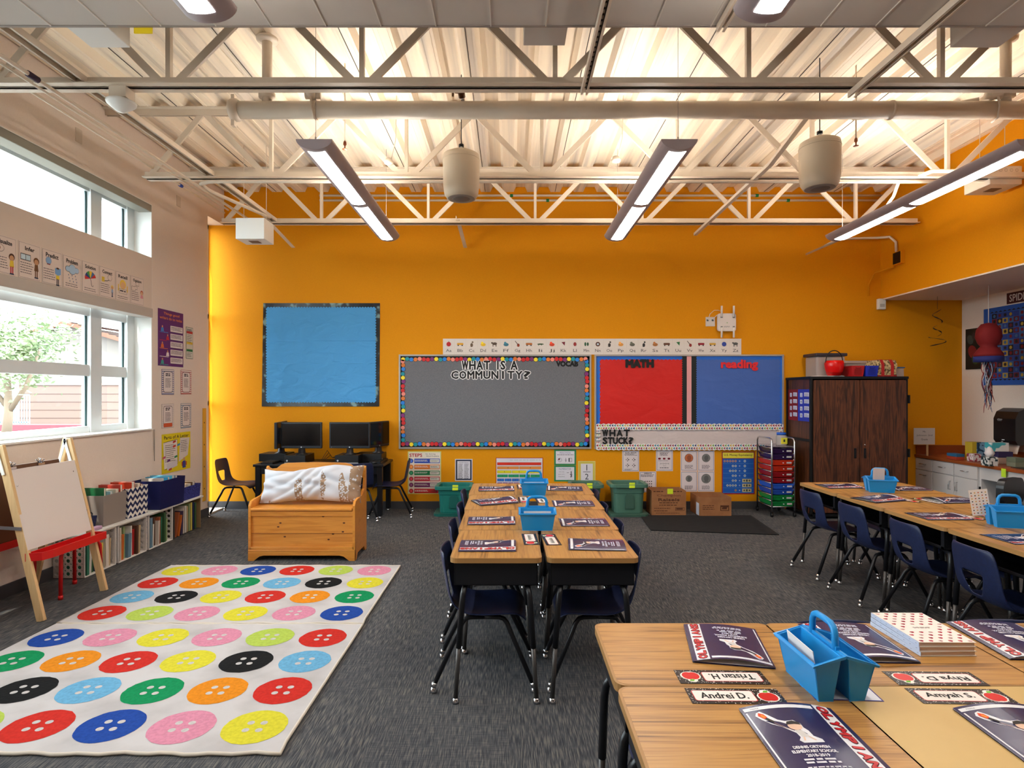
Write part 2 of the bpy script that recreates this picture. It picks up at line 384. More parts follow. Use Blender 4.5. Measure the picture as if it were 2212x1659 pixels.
tree(-17.2, 20.5, 3.2, 2.0, 1.6, 'shade_tree', 'pale green leafy tree with thin trunk outside the window', C(128, 144, 108, .8), 5200)
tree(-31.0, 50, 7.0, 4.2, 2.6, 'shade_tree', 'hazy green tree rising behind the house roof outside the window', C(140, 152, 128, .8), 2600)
fn = empty('metal_fence', 'light blue metal bar fence beyond the tree outside', 'fence', (0, 0, -.15))
MB().box(-26.5, -22, 27.5, 27.54, 1.55, 1.6, C(120, 160, 190)).box(-26.5, -22, 27.5, 27.54, .3, .35, C(120, 160, 190)).build('rail', fn)
b = MB()
for i in range(38): b.box(-26.45+i*.12, -26.42+i*.12, 27.5, 27.53, 0, 1.55, C(120, 160, 190))
b.build('pickets', fn)
# ================================================================ roof steel
NODES = [.29+1.26*k for k in range(-3, 4)]
def joist(Y, label):
    j = empty('roof_joist', label, 'joist', (0, Y, 3.52), group='open web roof joists')
    for nm, z, x0, x1 in (('bottom_chord', 0, -3.4, 4.79), ('top_chord', .57, -3.768, 4.868)):
        m = MB(); s = 1 if nm == 'bottom_chord' else -1; zz = z if s == 1 else .65
        for q in (-1, 1):
            m.box(x0, x1, min(q*.012, q*.065), max(q*.012, q*.065), min(zz, zz+s*.007), max(zz, zz+s*.007), STEEL)
            m.box(x0, x1, min(q*.012, q*.019), max(q*.012, q*.019), min(zz, zz+s*.06), max(zz, zz+s*.06), STEEL)
        if s == 1: m.box(x0+.1, x1-.1, -.012, .012, .03, .04, C(120, 108, 98))
        m.build(nm, j)
    for i, nx in enumerate(NODES):
        if -3.4 < nx:
            MB().bar((nx, 0, .03), (nx, 0, .62), .035, .03, STEEL).build('web_member', j)
        for q in (-1, 1):
            tx = nx+q*.63; a = nx+q*.05
            if tx < -3.75 or tx > 4.85: continue
            if a < -3.4: a = -3.36
            MB().bar((a, 0, .03), (tx, 0, .62), .02, .05, STEEL).build('web_member', j)
    return j
joist(3.93, 'cream open web roof joist nearest to the grey ceiling panels')
joist(5.61, 'cream open web roof joist passing over the hanging drum speakers')
joist(7.10, 'cream open web roof joist closest to the orange wall')
# strut channels and bridging
def channel(name, x, y0, y1, z, label, holes=False, w=.042, dz=0):
    m = MB()
    m.add([], [], STEEL)
    for q in (-1, 1): m.bar((x+q*w/2, y0, z), (x+q*w/2, y1, z+dz), .004, .04, STEEL)
    m.bar((x, y0, z+.018), (x, y1, z+dz+.018), w, .004, STEEL if not holes else C(70, 62, 58))
    for q in (-1, 1): m.bar((x+q*(w/2-.006), y0, z-.018), (x+q*(w/2-.006), y1, z+dz-.018), .012, .004, STEEL)
    if holes:
        y = y0+.05
        while y < y1: m.box(x-.008, x+.008, y, y+.028, z+.010, z+.014, STEEL); y += .05
    return tag(m.build(name), label, 'strut')
channel('strut_channel', .48, 1.2, 3.93, 3.492, 'slotted strut channel with round holes hanging over the middle of the room', True)
channel('strut_channel', 2.25, 1.2, 3.97, 3.495, 'cream strut channel below the nearest joist right of centre', w=.05)
tag(MB().bar((2.24, 4.5, 3.63), (2.24, 5.18, 3.50), .04, .03, STEEL).bar((2.24, 5.18, 3.50), (2.24, 7.3, 3.45), .04, .03, STEEL).build('strut_channel'), 'thin cream strut reaching the orange wall right of centre', 'strut')
channel('strut_channel', 1.13, .8, 3.24, 3.49, 'short strut channel above the lamp beside the ceiling panels', w=.04)
channel('strut_channel', -2.79, .3, 7.1, 3.56, 'wide cream bridging channel parallel to the window wall', w=.075)
for (x, lab) in ((-.62, 'steel brace angle reaching the wall behind the left drum speaker'), (-2.86, 'steel brace angle sloping to the wall beside the left junction box')):
    m = MB(); m.bar((x, 7.05, 3.56), (x+.03, 7.84, 3.42), .045, .006, STEEL).bar((x-.02, 7.05, 3.58), (x+.01, 7.84, 3.44), .006, .045, STEEL)
    tag(m.build('brace_angle'), lab, 'brace')
# flat panels under the nearer bays
pc = empty('ceiling_cloud', 'large grey flat metal ceiling panels at the top of the picture', 'ceiling panel', (0, 0, 3.52))
m = MB(); x = -3.68; i = 0
while x < 4.75:
    m.box(x, min(x+.292, 4.8), .2, 3.26, 0, .05, PANELM); m.box(x-.006, x, .2, 3.262, -.006, .05, C(214, 208, 200, .5)); x += .298
m.build('panel', pc)
MB().box(-3.69, 4.81, 3.26, 3.275, -.004, .056, C(150, 142, 136, .5)).build('edge_trim', pc)
for px0, px1, y0, y1, lab, cm in ((1131, 1222, 3.28, 3.48, 'grey drop box at the edge of the ceiling panels, mid room', PANELM), (2074, 2180, 3.28, 3.5, 'grey drop box at the edge of the ceiling panels, near the right riser pipe', PANELM), (176, 262, 3.28, 3.5, 'flat white drop box at the edge of the ceiling panels, near the window wall', WHITE)):
    tag(MB().box(bx(px0, 3.42), bx(px1, 3.42), y0, y1, 3.535, 3.66, cm).build('drop_box', bevel=.004), lab, 'ceiling box')
tag(MB().box(bx(290, 3.28), bx(329, 3.28), 3.276, 3.284, 3.487, 3.57, C(240, 214, 30)).build('yellow_sign'), 'small yellow sign hanging at the edge of the ceiling panels', 'sign')
# big pipe
pz, py_ = 3.618, 4.45
p = empty('drain_pipe', 'thick cream drain pipe crossing the room under the roof deck', 'pipe', (0, py_, pz))
MB().lathe([(.062, -2.0), (.062, XS-.004)], STEEL, 28, axis='x').build('pipe_run', p)
MB().lathe([(.05, -2.075), (.07, -2.07), (.08, -2.05), (.08, -2.02), (.066, -2.0)], STEEL, 28, axis='x').box(-2.06, -2.035, -.02, .02, -.12, -.075, STEEL).box(-2.06, -2.035, -.02, .02, .075, .11, STEEL).build('end_cap', p)
for xx in (-1.8, 3.66):
    MB().lathe([(.036, .05), (.036, .56)], STEEL, 20, (xx, 0, 0)).lathe([(.036, .085), (.06, .09), (.06, .12), (.036, .125)], STEEL, 20, (xx, 0, 0)).lathe([(.036, .5), (.075, .51), (.078, .53), (.036, .54)], STEEL, 20, (xx, 0, 0)).build('riser', p)
for xx in (-1.45, 2.8): MB().lathe([(.064, xx), (.068, xx+.004), (.068, xx+.018), (.064, xx+.022)], STEEL, 28, axis='x').build('collar', p)
for xx, s in ((-1.46, 1), (3.55, 1)):
    MB().tube([(xx, -.065, .08), (xx+.01, -.07, .0), (xx+.02, -.04, -.075), (xx+.03, .03, -.075)], .007, STEEL, 8).build('strap', p)
    MB().tube([(xx, -.11, .10), (xx, .14, .10)], .032, STEEL, 14).tube([(xx, -.1125, .10), (xx, -.1115, .10)], .022, BLACK, 12).tube([(xx-.05, -.02, .10), (xx+.06, -.02, .10)], .028, STEEL, 12).tube([(xx-.02, -.04, .10), (xx-.02, -.04, .145)], .012, STEEL, 8).build('stub_outlet', p)
MB().tube([(3.5, .05, .10), (3.1, .25, .09), (2.7, .3, .08)], .02, STEEL, 8).build('branch', p)
v = tag(MB().build('gate_valve'), 'small bronze gate valve on top of the thick drain pipe', 'valve'); v.location = (bx(1000, 4.45), 4.43, pz+.055)
BR = C(92, 60, 36, .4, .8)
MB().tube([(0, 0, 0), (.002, -.01, .04)], .014, CHROME, 10).tube([(-.005, .0, .03), (-.012, -.045, .075)], .026, BR, 12).tube([(-.0125, -.046, .0755), (-.013, -.047, .0765)], .018, BLACK, 10).build('valve_body', v)
MB().tube([(0, -.02, .055), (-.055, -.02, .06)], .011, BR, 8).tube([(-.07, -.02, .028), (-.07, -.02, .092)], .008, BR, 8).tube([(-.07, -.05, .06), (-.07, .01, .06)], .008, BR, 8).build('valve_handle', v)
# conduits
def conduit(pts, r, lab, mat=STEEL, bits=()):
    m = MB().tube(pts, r, mat, 8)
    for b_ in bits: m.tube(b_[0], r*1.5, b_[1], 8)
    return tag(m.build('conduit'), lab, 'conduit')
conduit([(-2.89, 0.4, 3.44), (-2.89, 6.66, 3.44)], .013, 'cream conduit nearest the room, parallel to the window wall', bits=[([(-2.89, 3.6, 3.44), (-2.89, 3.68, 3.44)], C(60, 40, 60))])
conduit([(-3.33, 1.5, 3.62), (-3.33, 7.0, 3.62)], .011, 'thin cream conduit closest to the window wall', bits=[([(-3.33, 6.05, 3.62), (-3.33, 6.1, 3.62)], C(40, 70, 150))])
conduit([(-3.05, 1.5, 3.50), (-3.05, 6.5, 3.50)], .009, 'thin cream conduit between the two others over the window wall')
conduit([(-2.6, 6.5, 3.42), (-2.88, 5.75, 3.46), (-2.88, 5.6, 3.47), (-2.78, 5.54, 3.47), (-2.6, 5.53, 3.47), (3.95, 5.53, 3.47)], .018, 'thick cream conduit clipped under the roof joist over the drum speakers')
conduit([(bx(690, 7.82), 7.82, 4.09), (bx(1930, 7.82), 7.82, 4.09)], .014, 'upper of the two cream conduits along the top of the orange wall', bits=[([(bx(1102, 7.82), 7.82, 4.09), (bx(1108, 7.82), 7.82, 4.09)], C(20, 130, 70)), ([(bx(1632, 7.82), 7.82, 4.09), (bx(1638, 7.82), 7.82, 4.09)], C(20, 130, 70))])
conduit([(bx(690, 7.82), 7.83, 4.03), (bx(1930, 7.82), 7.83, 4.03)], .014, 'lower of the two cream conduits along the top of the orange wall', bits=[([(bx(1180, 7.82), 7.83, 4.03), (bx(1186, 7.82), 7.83, 4.03)], C(20, 130, 70)), ([(bx(1700, 7.82), 7.83, 4.03), (bx(1706, 7.82), 7.83, 4.03)], C(20, 130, 70))])
conduit([(4.86, 4.7, 3.72), (4.6, 4.9, 3.6), (4.2, 5.2, 3.5), (3.9, 5.3, 3.48), (3.75, 5.35, 3.5), (3.66, 5.4, 3.47)], .018, 'curved flexible cream conduit above the right-hand junction box')
conduit([(bx(1937, 5.55), 5.53, 3.45), (bx(1930, 5.8), 5.8, 3.42), (bx(1900, 6.3), 6.3, 3.38), (bx(1850, 6.8), 6.8, 3.34), (bx(1742, 7.7), 7.7, 3.3)], .014, 'slanting cream conduit behind the right-hand pendant lamp')
conduit([(bx(1800, 7.4), 7.6, 3.38), (bx(1830, 7.5), 7.72, 3.5), (bx(1910, 7.6), 7.74, 3.52), (4.80, 7.62, 3.5), (4.84, 7.56, 3.42), (4.845, 7.56, 3.30)], .016, 'cream conduit bending down to the black speaker switch on the right')
conduit([(4.845, 7.6, 3.12), (4.72, 7.8, 3.08), (4.70, 7.9, 2.95), (4.70, 7.9, 2.8)], .010, 'thin orange painted conduit joining two wall boxes', ORANGE)
sb = empty('switch_box', 'black faced square box high on the right orange wall', 'box', (XS-.001, 7.5, 3.13))
MB().box(-.05, 0, -.07, .09, 0, .16, ORANGE).build('housing', sb, bevel=.004)
MB().box(-.055, -.05, -.06, .08, .01, .15, BLACK).build('cover', sb)
nb = empty('sensor_box', 'small white box under the thin orange conduit near the corner', 'box', (bx(1901), YB, 2.62)); 
MB().box(-.05, .05, -.05, 0, 0, .14, WHITE).build('housing', nb, bevel=.008)
MB().box(-.03, .03, -.054, -.05, .03, .07, C(190, 186, 180)).build('grille', nb)
def jbox(x0, x1, y0, y1, z0, z1, lab):
    b_ = empty('junction_box', lab, 'junction box', ((x0+x1)/2, (y0+y1)/2, z0))
    w_, d_, h_ = (x1-x0)/2, (y1-y0)/2, z1-z0
    m = MB().box(-w_, w_, -d_, d_, 0, h_, WHITE if x0 < 0 else STEEL); m.build('housing', b_, bevel=.005)
    m = MB()
    for i in range(5): m.disc(0, 0, .001, 0, STEEL)
    MB().box(-.05, .05, -.05, .05, -.004, 0, C(120, 92, 72)).build('vent', b_)
    m = MB(); m.M = Matrix(((1, 0, 0, 0), (0, 0, -1, -d_-.001), (0, 1, 0, h_-.05), (0, 0, 0, 1)))
    for i in range(5):
        m.disc(-.1+i*.05, .01, .016, 0, C(176, 160, 140)); m.disc(-.1+i*.05, .01, .013, .0006, C(214, 200, 182))
    
    if x0 > 0: m.build('knockouts', b_)
    for sx in (-.8, .8): MB().tube([(sx*w_, 0, h_), (sx*w_, 0, ZD-z0)], .003, STEEL, 6).build('hanger_rod', b_)
jbox(-2.88, -2.58, 6.3, 6.56, 3.14, 3.36, 'white junction box hung below the joists near the window corner')
jbox(4.46, 4.76, 5.6, 5.92, 3.47, 3.64, 'cream junction box hung above the right-hand pendant lamp')
# pendant lamps
def lamp(x, y0, y1, label):
    lm = empty('pendant_lamp', label, 'pendant lamp', (x, y0, 3.27), group='linear pendant lamps')
    Lh = y1-y0; N = 16; hw = .125; dp = .072
    prof = [(hw*math.cos(math.pi*i/N), -dp*math.sin(math.pi*i/N)) for i in range(N+1)]
    MB().prism([(a, b) for a, b in prof][::-1], 0, Lh, FIXM, 'y', True).build('housing', lm)
    mid = Lh/2
    for a, b in ((.05, mid-.045), (mid+.045, Lh-.07)):
        m = MB(); vs = []; fs = []; K = 8; R = 10
        for j in range(R+1):
            t = j/R
            for i in range(K+1):
                xx = -.06+.12*i/K; th = math.acos(max(-1, min(1, xx/hw))); z = -dp*math.sin(th)-.0015
                e = .028*(1-(xx/.06)**2)**.5 if abs(xx) < .06 else 0
                y = a+.028-e+(b-a-.028)*t if False else a+(b-a)*t
                vs.append((xx, y, z))
        for j in range(R):
            for i in range(K): fs.append((j*(K+1)+i, (j+1)*(K+1)+i, (j+1)*(K+1)+i+1, j*(K+1)+i+1))
        m.add(vs, fs, LENS); m.build('lens', lm)
    MB().box(-.07, .07, .62, Lh-.1, .002, .006, UPL).build('uplight_lens', lm)
    for y in (.04, Lh-.12): MB().tube([(0, y, 0), (0, y, ZD-3.27)], .0018, C(150, 140, 130), 5).tube([(0, y, 0), (0, y, .03)], .006, CHROME, 6).build('suspension_cable', lm)
for x, nm in ((-1.35, 'nearest the windows'), (1.16, 'in the middle'), (3.6, 'nearest the right orange wall')):
    lamp(x, 4.13, 6.65, 'long lit grey pendant lamp of the far row, '+nm)
lamp(-1.36, .2, 2.72, 'near lit grey pendant lamp cut by the top edge, nearer the windows')
lamp(1.13, .2, 2.72, 'near lit grey pendant lamp cut by the top edge, right of centre')
lamp(3.6, .2, 2.72, 'near lit grey pendant lamp just outside the picture on the right')
# drum speakers
def drum(x, y, lab):
    s = empty('pendant_speaker', lab, 'speaker', (x, y, 3.14))
    SP = C(206, 190, 166, .5)
    MB().lathe([(.118, 0), (.14, .035), (.150, .10), (.153, .33), (.148, .36), (.10, .385), (0, .39)], SP, 32).lathe([(.154, .315), (.156, .32), (.154, .325)], SP, 32).build('drum', s)
    MB().lathe([(0, -.004), (.10, -.003), (.112, .0), (.118, .004)], C(150, 142, 134, .5), 32).lathe([(0, -.0065), (.06, -.006), (.085, -.001)], C(120, 114, 110, .6), 32).build('grille', s)
    MB().tube([(0, 0, .38), (0, 0, .43)], .012, WHITE, 8).tube([(0, 0, .43), (0, 0, .45)], .022, BLACK, 10).tube([(0, 0, .45), (0, 0, ZD-3.14)], .004, BLK2, 6).build('cable', s)
drum(-.41, 5.0, 'cream drum speaker hanging left of the room centre')
drum(2.44, 4.75, 'cream drum speaker hanging between the middle and right lamps')
# ceiling sensors, sprinklers
s = empty('occupancy_sensor', 'white domed occupancy sensor under the nearest roof joist by the windows', 'sensor', (bx(262, 3.95), 3.95, 3.52))
MB().box(-.05, .06, -.05, .05, -.07, 0, STEEL).build('bracket', s)
MB().lathe([(0, -.15), (.03, -.145), (.06, -.12), (.085, -.10), (.09, -.085), (.06, -.07)], WHITE, 24).build('dome', s)
for px, py, Y, lab in ((745, 315, 4.9, 'brown sprinkler head over the left lamp'), (1849, 308, 4.9, 'brown sprinkler head over the right drum speaker')):
    z = bz(py, Y); tag(MB().tube([(0, 0, .04), (0, 0, ZD+.04-z)], .006, STEEL, 6).lathe([(.02, -.03), (.022, -.027), (.006, -.02), (.006, .0), (.014, .01), (.012, .03), (.006, .04)], C(130, 72, 44, .4, .6), 10).build('sprinkler_head', loc=(bx(px, Y), Y, z)), lab, 'sprinkler')
for px, py, Y, lab in ((1330, 346, 5.45, 'cream round detector beside the middle lamp'), (840, 350, 5.45, 'cream round detector right of the left lamp')):
    z = bz(py, Y); tag(MB().lathe([(0, -.02), (.04, -.015), (.045, 0), (.03, .015), (.03, .03)], STEEL, 16).tube([(.02, 0, .02), (.06, 0, .2), (.07, 0, ZD+.05-z)], .005, STEEL, 6).build('heat_detector', loc=(bx(px, Y), Y, z)), lab, 'detector')
for y, z, lab in ((5.25, 3.77, 'blank cover plate high on the beige wall over the window'), (6.83, 3.70, 'blank cover plate high on the beige wall near the corner')):
    tag(MB().box(0, .006, -.04, .04, -.06, .06, C(208, 196, 182, .5)).build('cover_plate', loc=(XL, y, z), bevel=.002), lab, 'cover plate')
# ================================================================ desks and chairs
TOP = .718
def make_desk(label, L=.61, D=.457, wood=OAK):
    d = empty('school_desk', label, 'desk', group='classroom desks')
    a, b = L/2-.002, D/2-.002
    t = MB().prism(rrect(-a, -b, a, b, .035), TOP-.024, TOP, DESKEDGE if wood is OAK else wood)
    t.v = t.v; o = t.build('desktop', d, bevel=.006, seg=3)
    MB().prism(rrect(-a+.008, -b+.008, a-.008, b-.008, .03), TOP-.003, TOP+.0005, wood).build('laminate_top', o)
    m = MB(); x0, x1, y0, y1, z0, z1 = -a+.03, a-.03, -b+.02, b-.02, .575, TOP-.025
    m.box(x0, x1, y0, y1, z0, z0+.006, BLK2).box(x0, x0+.006, y0, y1, z0, z1, BLK2).box(x1-.006, x1, y0, y1, z0, z1, BLK2).box(x0, x1, y1-.006, y1, z0, z1, BLK2)
    m.box(x0, x1, y0, y0+.006, z0, z0+.02, BLK2).box(x0, x0+.03, y0, y0+.006, z0, z1, BLK2).box(x1-.03, x1, y0, y0+.006, z0, z1, BLK2)
    m.box(x0+.006, x1-.006, y0+.01, y1-.01, z1-.004, z1, BLK2).build('book_box', d, bevel=.002)
    for sx in (-1, 1):
        for sy in (-1, 1):
            X = a-.03
            lg = MB().tube([(sx*(X-.10), sy*(b-.075), .562), (sx*(X-.045), sy*(b-.072), .562), (sx*(X-.018), sy*(b-.068), .554), (sx*(X-.004), sy*(b-.062), .53), (sx*(X+.001), sy*(b-.058), .49), (sx*(X+.006), sy*(b-.042), .27)], .0145, BLK2, 12).build('leg', d)
            MB().tube([(sx*(X+.0055), sy*(b-.044), .30), (sx*(X+.010), sy*(b-.027), .02)], .0115, GREYM, 10).build('leg_extension', lg)
            MB().lathe([(.006, .03), (.014, .022), (.019, .010), (.019, .004), (.012, 0)], CHROME, 14, (sx*(X+.010), sy*(b-.027), 0)).build('glide', lg)
    return d
def make_chair(label):
    c = empty('school_chair', label, 'chair', group='navy school chairs')
    prof = [(.215, .345), (.205, .37), (.17, .386), (.09, .382), (0, .376), (-.08, .378), (-.145, .394), (-.185, .435), (-.204, .50), (-.212, .55), (-.226, .62), (-.236, .675), (-.24, .70)]
    hw = [.155, .18, .195, .20, .20, .195, .19, .185, .182, .18, .175, .165, .14]
    m = MB(); K = 10; vs = []
    for i, ((y, z), h_) in enumerate(zip(prof, hw)):
        for k in range(K+1):
            u = -1+2*k/K
            if 7 <= i <= 9:  # trapezoid opening
                edge = {7: .040, 8: .066, 9: .092}[i]/h_
                tab = [-1, -.72, -.5, -edge-.0, -edge*.5, 0, edge*.5, edge, .5, .72, 1]
                if i == 7: tab = [-1, -.72, -.48, -edge, -edge*.5, 0, edge*.5, edge, .48, .72, 1]
                u = tab[k]
            x = u*h_; cup = (abs(u)**3)
            yy = y+(.028*cup if i >= 6 else 0); zz = z+(.016*cup if 1 < i < 7 else 0)
            vs.append((x, yy, zz))
    fs = []
    for i in range(len(prof)-1):
        for k in range(K):
            if i in (7, 8) and 3 <= k <= 6: continue
            fs.append((i*(K+1)+k, i*(K+1)+k+1, (i+1)*(K+1)+k+1, (i+1)*(K+1)+k))
    m.add(vs, fs, NAVY, True); m.build('seat_shell', c, solid=.009, sub=1)
    for sx in (-1, 1):
        for sy in (-1, 1):
            fx, fy = sx*.2, (.255 if sy > 0 else -.26)
            lg = MB().tube([(sx*.13, 0, .361), (sx*.13, sy*.075, .359), (sx*.135, sy*.10, .352), (sx*.142, sy*.118, .33), (sx*.15, sy*.135, .29), (fx, fy, .03)], .0125, BLK2, 12).build('leg', c)
            MB().tube([(fx-sx*.004, fy-sy*.008, .05), (fx, fy, .028)], .0145, CHROME, 10).lathe([(.005, .032), (.013, .024), (.018, .010), (.018, .004), (.010, 0)], CHROME, 14, (fx, fy, 0)).build('glide', lg)
    return c
ROWN = ['front', 'second', 'third', 'last']
desk0 = None; chair0 = None
def put_desk(x, y, rz, lab):
    global desk0
    if desk0 is None: desk0 = make_desk(lab); desk0.location = (x, y, 0); desk0.rotation_euler.z = rz; return desk0
    return dup(desk0, (x, y, 0), rz, lab)
def put_chair(x, y, rz, lab):
    global chair0
    if chair0 is None: chair0 = make_chair(lab); chair0.location = (x, y, 0); chair0.rotation_euler.z = rz; return chair0
    return dup(chair0, (x, y, 0), rz, lab)
H = math.pi/2
NTH = ['first', 'second', 'third', 'fourth', 'fifth']
for i in range(4):
    y = 2.945+.305+.61*i; sp = .012*i
    put_desk(-.072-sp, y, -H, 'oak-top desk in the central block, left column, %s from the camera' % NTH[i])
    put_desk(.405+sp, y, H, 'oak-top desk in the central block, right column, %s from the camera' % NTH[i])
    put_chair(-.135-sp-.01*(i % 2), y+.02, -H, 'navy chair tucked under the left column of the central desks, %s from the camera' % NTH[i])
    put_chair(.455+sp+.012*(i % 2), y+.02, H, 'navy chair tucked under the right column of the central desks, %s from the camera' % NTH[i])
for i in range(5):
    y = 5.14-.613*i
    put_desk(2.83, y, -H, 'oak-top desk in the right-hand block, aisle column, %s from the walnut cabinet' % NTH[i])
    put_desk(3.292, y, H, 'oak-top desk in the right-hand block, counter-side column, %s from the walnut cabinet' % NTH[i])
    if i < 4:
        put_chair(2.745+[0, 0, .01, -.02][i], y-.03, -H+[.06, .03, -.03, -.05][i], 'navy chair in the aisle beside the right-hand desks, %s from the walnut cabinet' % NTH[i])
        put_chair(3.36, y+.01, H, 'navy chair on the counter side of the right-hand desks, %s from the walnut cabinet' % NTH[i])
for i, (x, nm) in enumerate(((.595, 'left'), (1.19, 'middle'), (1.785, 'right'))):
    put_desk(x, 1.893, math.pi, 'oak-top desk of the nearest group, far row, '+['at its left end', 'under the heart notebooks', 'at its right end'][i])
    if i != 1: put_desk(x, 1.437, 0, 'oak-top desk of the nearest group, near row, '+['at its left end', '', 'at its right end'][i])
    put_chair(x-.02, [1.915, 1.965, 1.97][i], math.pi, 'navy chair on the far side of the nearest desks, '+['at the left end', 'behind the heart notebooks', 'at the right end'][i])
TAN = noisy('plain_tan_desktop', [(.4, (198, 164, 102)), (.6, (203, 169, 107))], nscale=6, rough=.38)
td = make_desk('plain tan-topped desk in the near row beside the oak ones', wood=TAN); td.location = (1.19, 1.437, 0)
# ---------------------------------------------------------------- folders
NV = noisy('glossy_navy_card', [(.3, (40, 36, 74)), (.7, (46, 40, 82))], nscale=4, rough=.25)
FW, FH = .235, .295
def folder_meshes():
    RED = C(196, 34, 40, .3); WT = C(226, 224, 228, .35); TX = C(216, 214, 222, .4); SK = C(222, 184, 158); HR = C(40, 34, 30)
    m = MB(); a, b = FW/2, FH/2
    m.rect(-a, -b, a, b, 0, NV, 14, 10)
    m.rect(-a, -b, a, b, -.0012, C(214, 206, 200), 14, 10)
    m.rect(.066, -b+.006, .104, b-.002, .0006, WT, 2, 10)
    st = 'OLYMPIANS'
    for i, ch in enumerate(st):
        y = b-.022-i*.0315
        m.text(ch, .085, y, .022, .0010, C(60, 20, 30), w=.026 if ch != 'I' else .006, bold=.16, rot=-H)
        m.text(ch, .085, y, .021, .0016, RED, w=.024 if ch != 'I' else .006, bold=.09, rot=-H)
    m.rect(-a+.006, b-.024, .06, b-.010, .0006, WT, 8, 1)
    m.text('Name', -.085, b-.017, .006, .0012, C(90, 86, 100))
    m.rect(-a+.006, -b+.01, -a+.010, b-.03, .0006, WT, 1, 8)  # thin white line painted in for the reflection along the spine
    # sticker of a child with a torch
    m.poly([(-.088, .112), (-.078, .116), (-.066, .10), (-.050, .075), (-.036, .068), (-.016, .070), (-.004, .056), (-.004, .040), (.002, .028), (.004, .008), (.018, -.004), (.018, -.016), (-.03, -.018), (-.036, -.008), (-.028, .004), (-.03, .02), (-.052, .046), (-.07, .06), (-.086, .082), (-.094, .10)], .0006, WT)
    m.disc(-.022, .046, .016, .0011, SK).poly([(-.04, .052), (-.034, .064), (-.02, .067), (-.008, .06), (-.005, .05), (-.02, .054)], .0016, HR)
    m.poly([(-.03, .03), (-.014, .03), (-.006, .006), (-.024, .004)], .0011, C(206, 200, 196))
    m.poly([(-.038, .036), (-.034, .03), (-.062, .062), (-.066, .068)], .0011, SK).poly([(-.064, .064), (-.06, .07), (-.072, .088), (-.078, .082)], .0013, HR)
    m.poly([(-.078, .082), (-.070, .088), (-.074, .102), (-.084, .110), (-.088, .098)], .0015, C(232, 72, 36)).poly([(-.078, .086), (-.073, .09), (-.08, .102), (-.083, .096)], .0018, C(250, 150, 50))
    m.poly([(-.022, .004), (-.018, .004), (-.022, -.010), (-.026, -.010)], .0011, SK).poly([(-.010, .006), (-.006, .006), (.004, -.008), (0, -.010)], .0011, SK)
    for i, (t, w, h) in enumerate((('DENNIS ORTWEIN', .082, .010), ('ELEMENTARY SCHOOL', .10, .010), ('2018-2019', .05, .010))):
        m.text(t, -.022, -.034-i*.0155, h, .0008, TX, w=w, bold=.05 if i < 4 else 0)
    m.lines(-.06, .02, -.082, .006, .0008, TX, 2, jag=.1).lines(-.065, .03, -.108, .0035, .0008, TX, 3, jag=.1)
    def warp(v):
        u = (v[0]+a)/FW; return (v[0], v[1], .004+.016*math.sin(math.pi*max(0, min(1, u)))**.9*(.55+.45*(v[1]/b if v[1] > 0 else 0)) + v[2])
    cov = m.build('cover', warp=warp); sht = MB().rect(-a, -b, a, b, .0008, NV).rect(-a+.004, -b+.004, a-.004, b-.003, .0030, C(225, 222, 220)).build('inner_sheets')
    return cov, sht
cov0, sht0 = folder_meshes()
first = True
def put_folder(x, y, rz, lab, lift=1.0):
    global first
    f = empty('school_folder', lab, 'folder', group='navy school folders')
    f.matrix_local = RZ(x, y, TOP+.001, rz) @ Matrix.Diagonal((1, 1, lift, 1))
    for o in (cov0, sht0):
        c = o if first else o.copy()
        if not first: COL.objects.link(c)
        c.parent = f
    first = False
for i in range(4):
    y = 2.945+.305+.61*i
    put_folder(-.12, y-[.07, .06, .01, .02][i], -H+[.0, .02, .38, .03][i], 'navy folder on the central desks, left column, %s from the camera' % NTH[i], [1, 1, 1.6, 1][i])
    put_folder(.455, y-[.05, .10, .07, .0][i], H+[-.08, 0, .0, -.06][i], 'navy folder on the central desks, right column, %s from the camera' % NTH[i], [1.2, .7, .7, .9][i])
for i, (x, y, a, s, r_) in enumerate(((2.83, 5.20, .05, 0, 0), (3.34, 5.08, 0, 1, 0), (2.78, 4.56, .32, 0, 1), (3.30, 4.52, .1, 1, 1), (2.80, 3.94, .0, 0, 2), (3.34, 3.98, 0, 1, 2), (2.83, 3.33, .05, 0, 3), (3.34, 3.33, 0, 1, 3))):
    put_folder(x, y, (H if s else -H)+a, 'navy folder on the right-hand desks, %s column, %s desk from the walnut cabinet' % (('counter-side' if s else 'aisle'), NTH[r_]), [1, .8, 1.5, 1.3, .7, .8, .5, .8][i])
put_folder(.69, 1.93, math.pi-.19, 'upside-down navy folder on the nearest desks, left of the blue caddy')
put_folder(1.115, 1.95, math.pi-.03, 'upside-down navy folder behind the nearest blue caddy')
put_folder(1.64, 1.965, math.pi-.06, 'upside-down navy folder right of the heart notebooks')
put_folder(.70, 1.39, .0, 'upright navy folder cut by the bottom edge, left of the tan desk')
put_folder(1.245, 1.39, -.02, 'upright navy folder with bright glare streak on the tan desk')
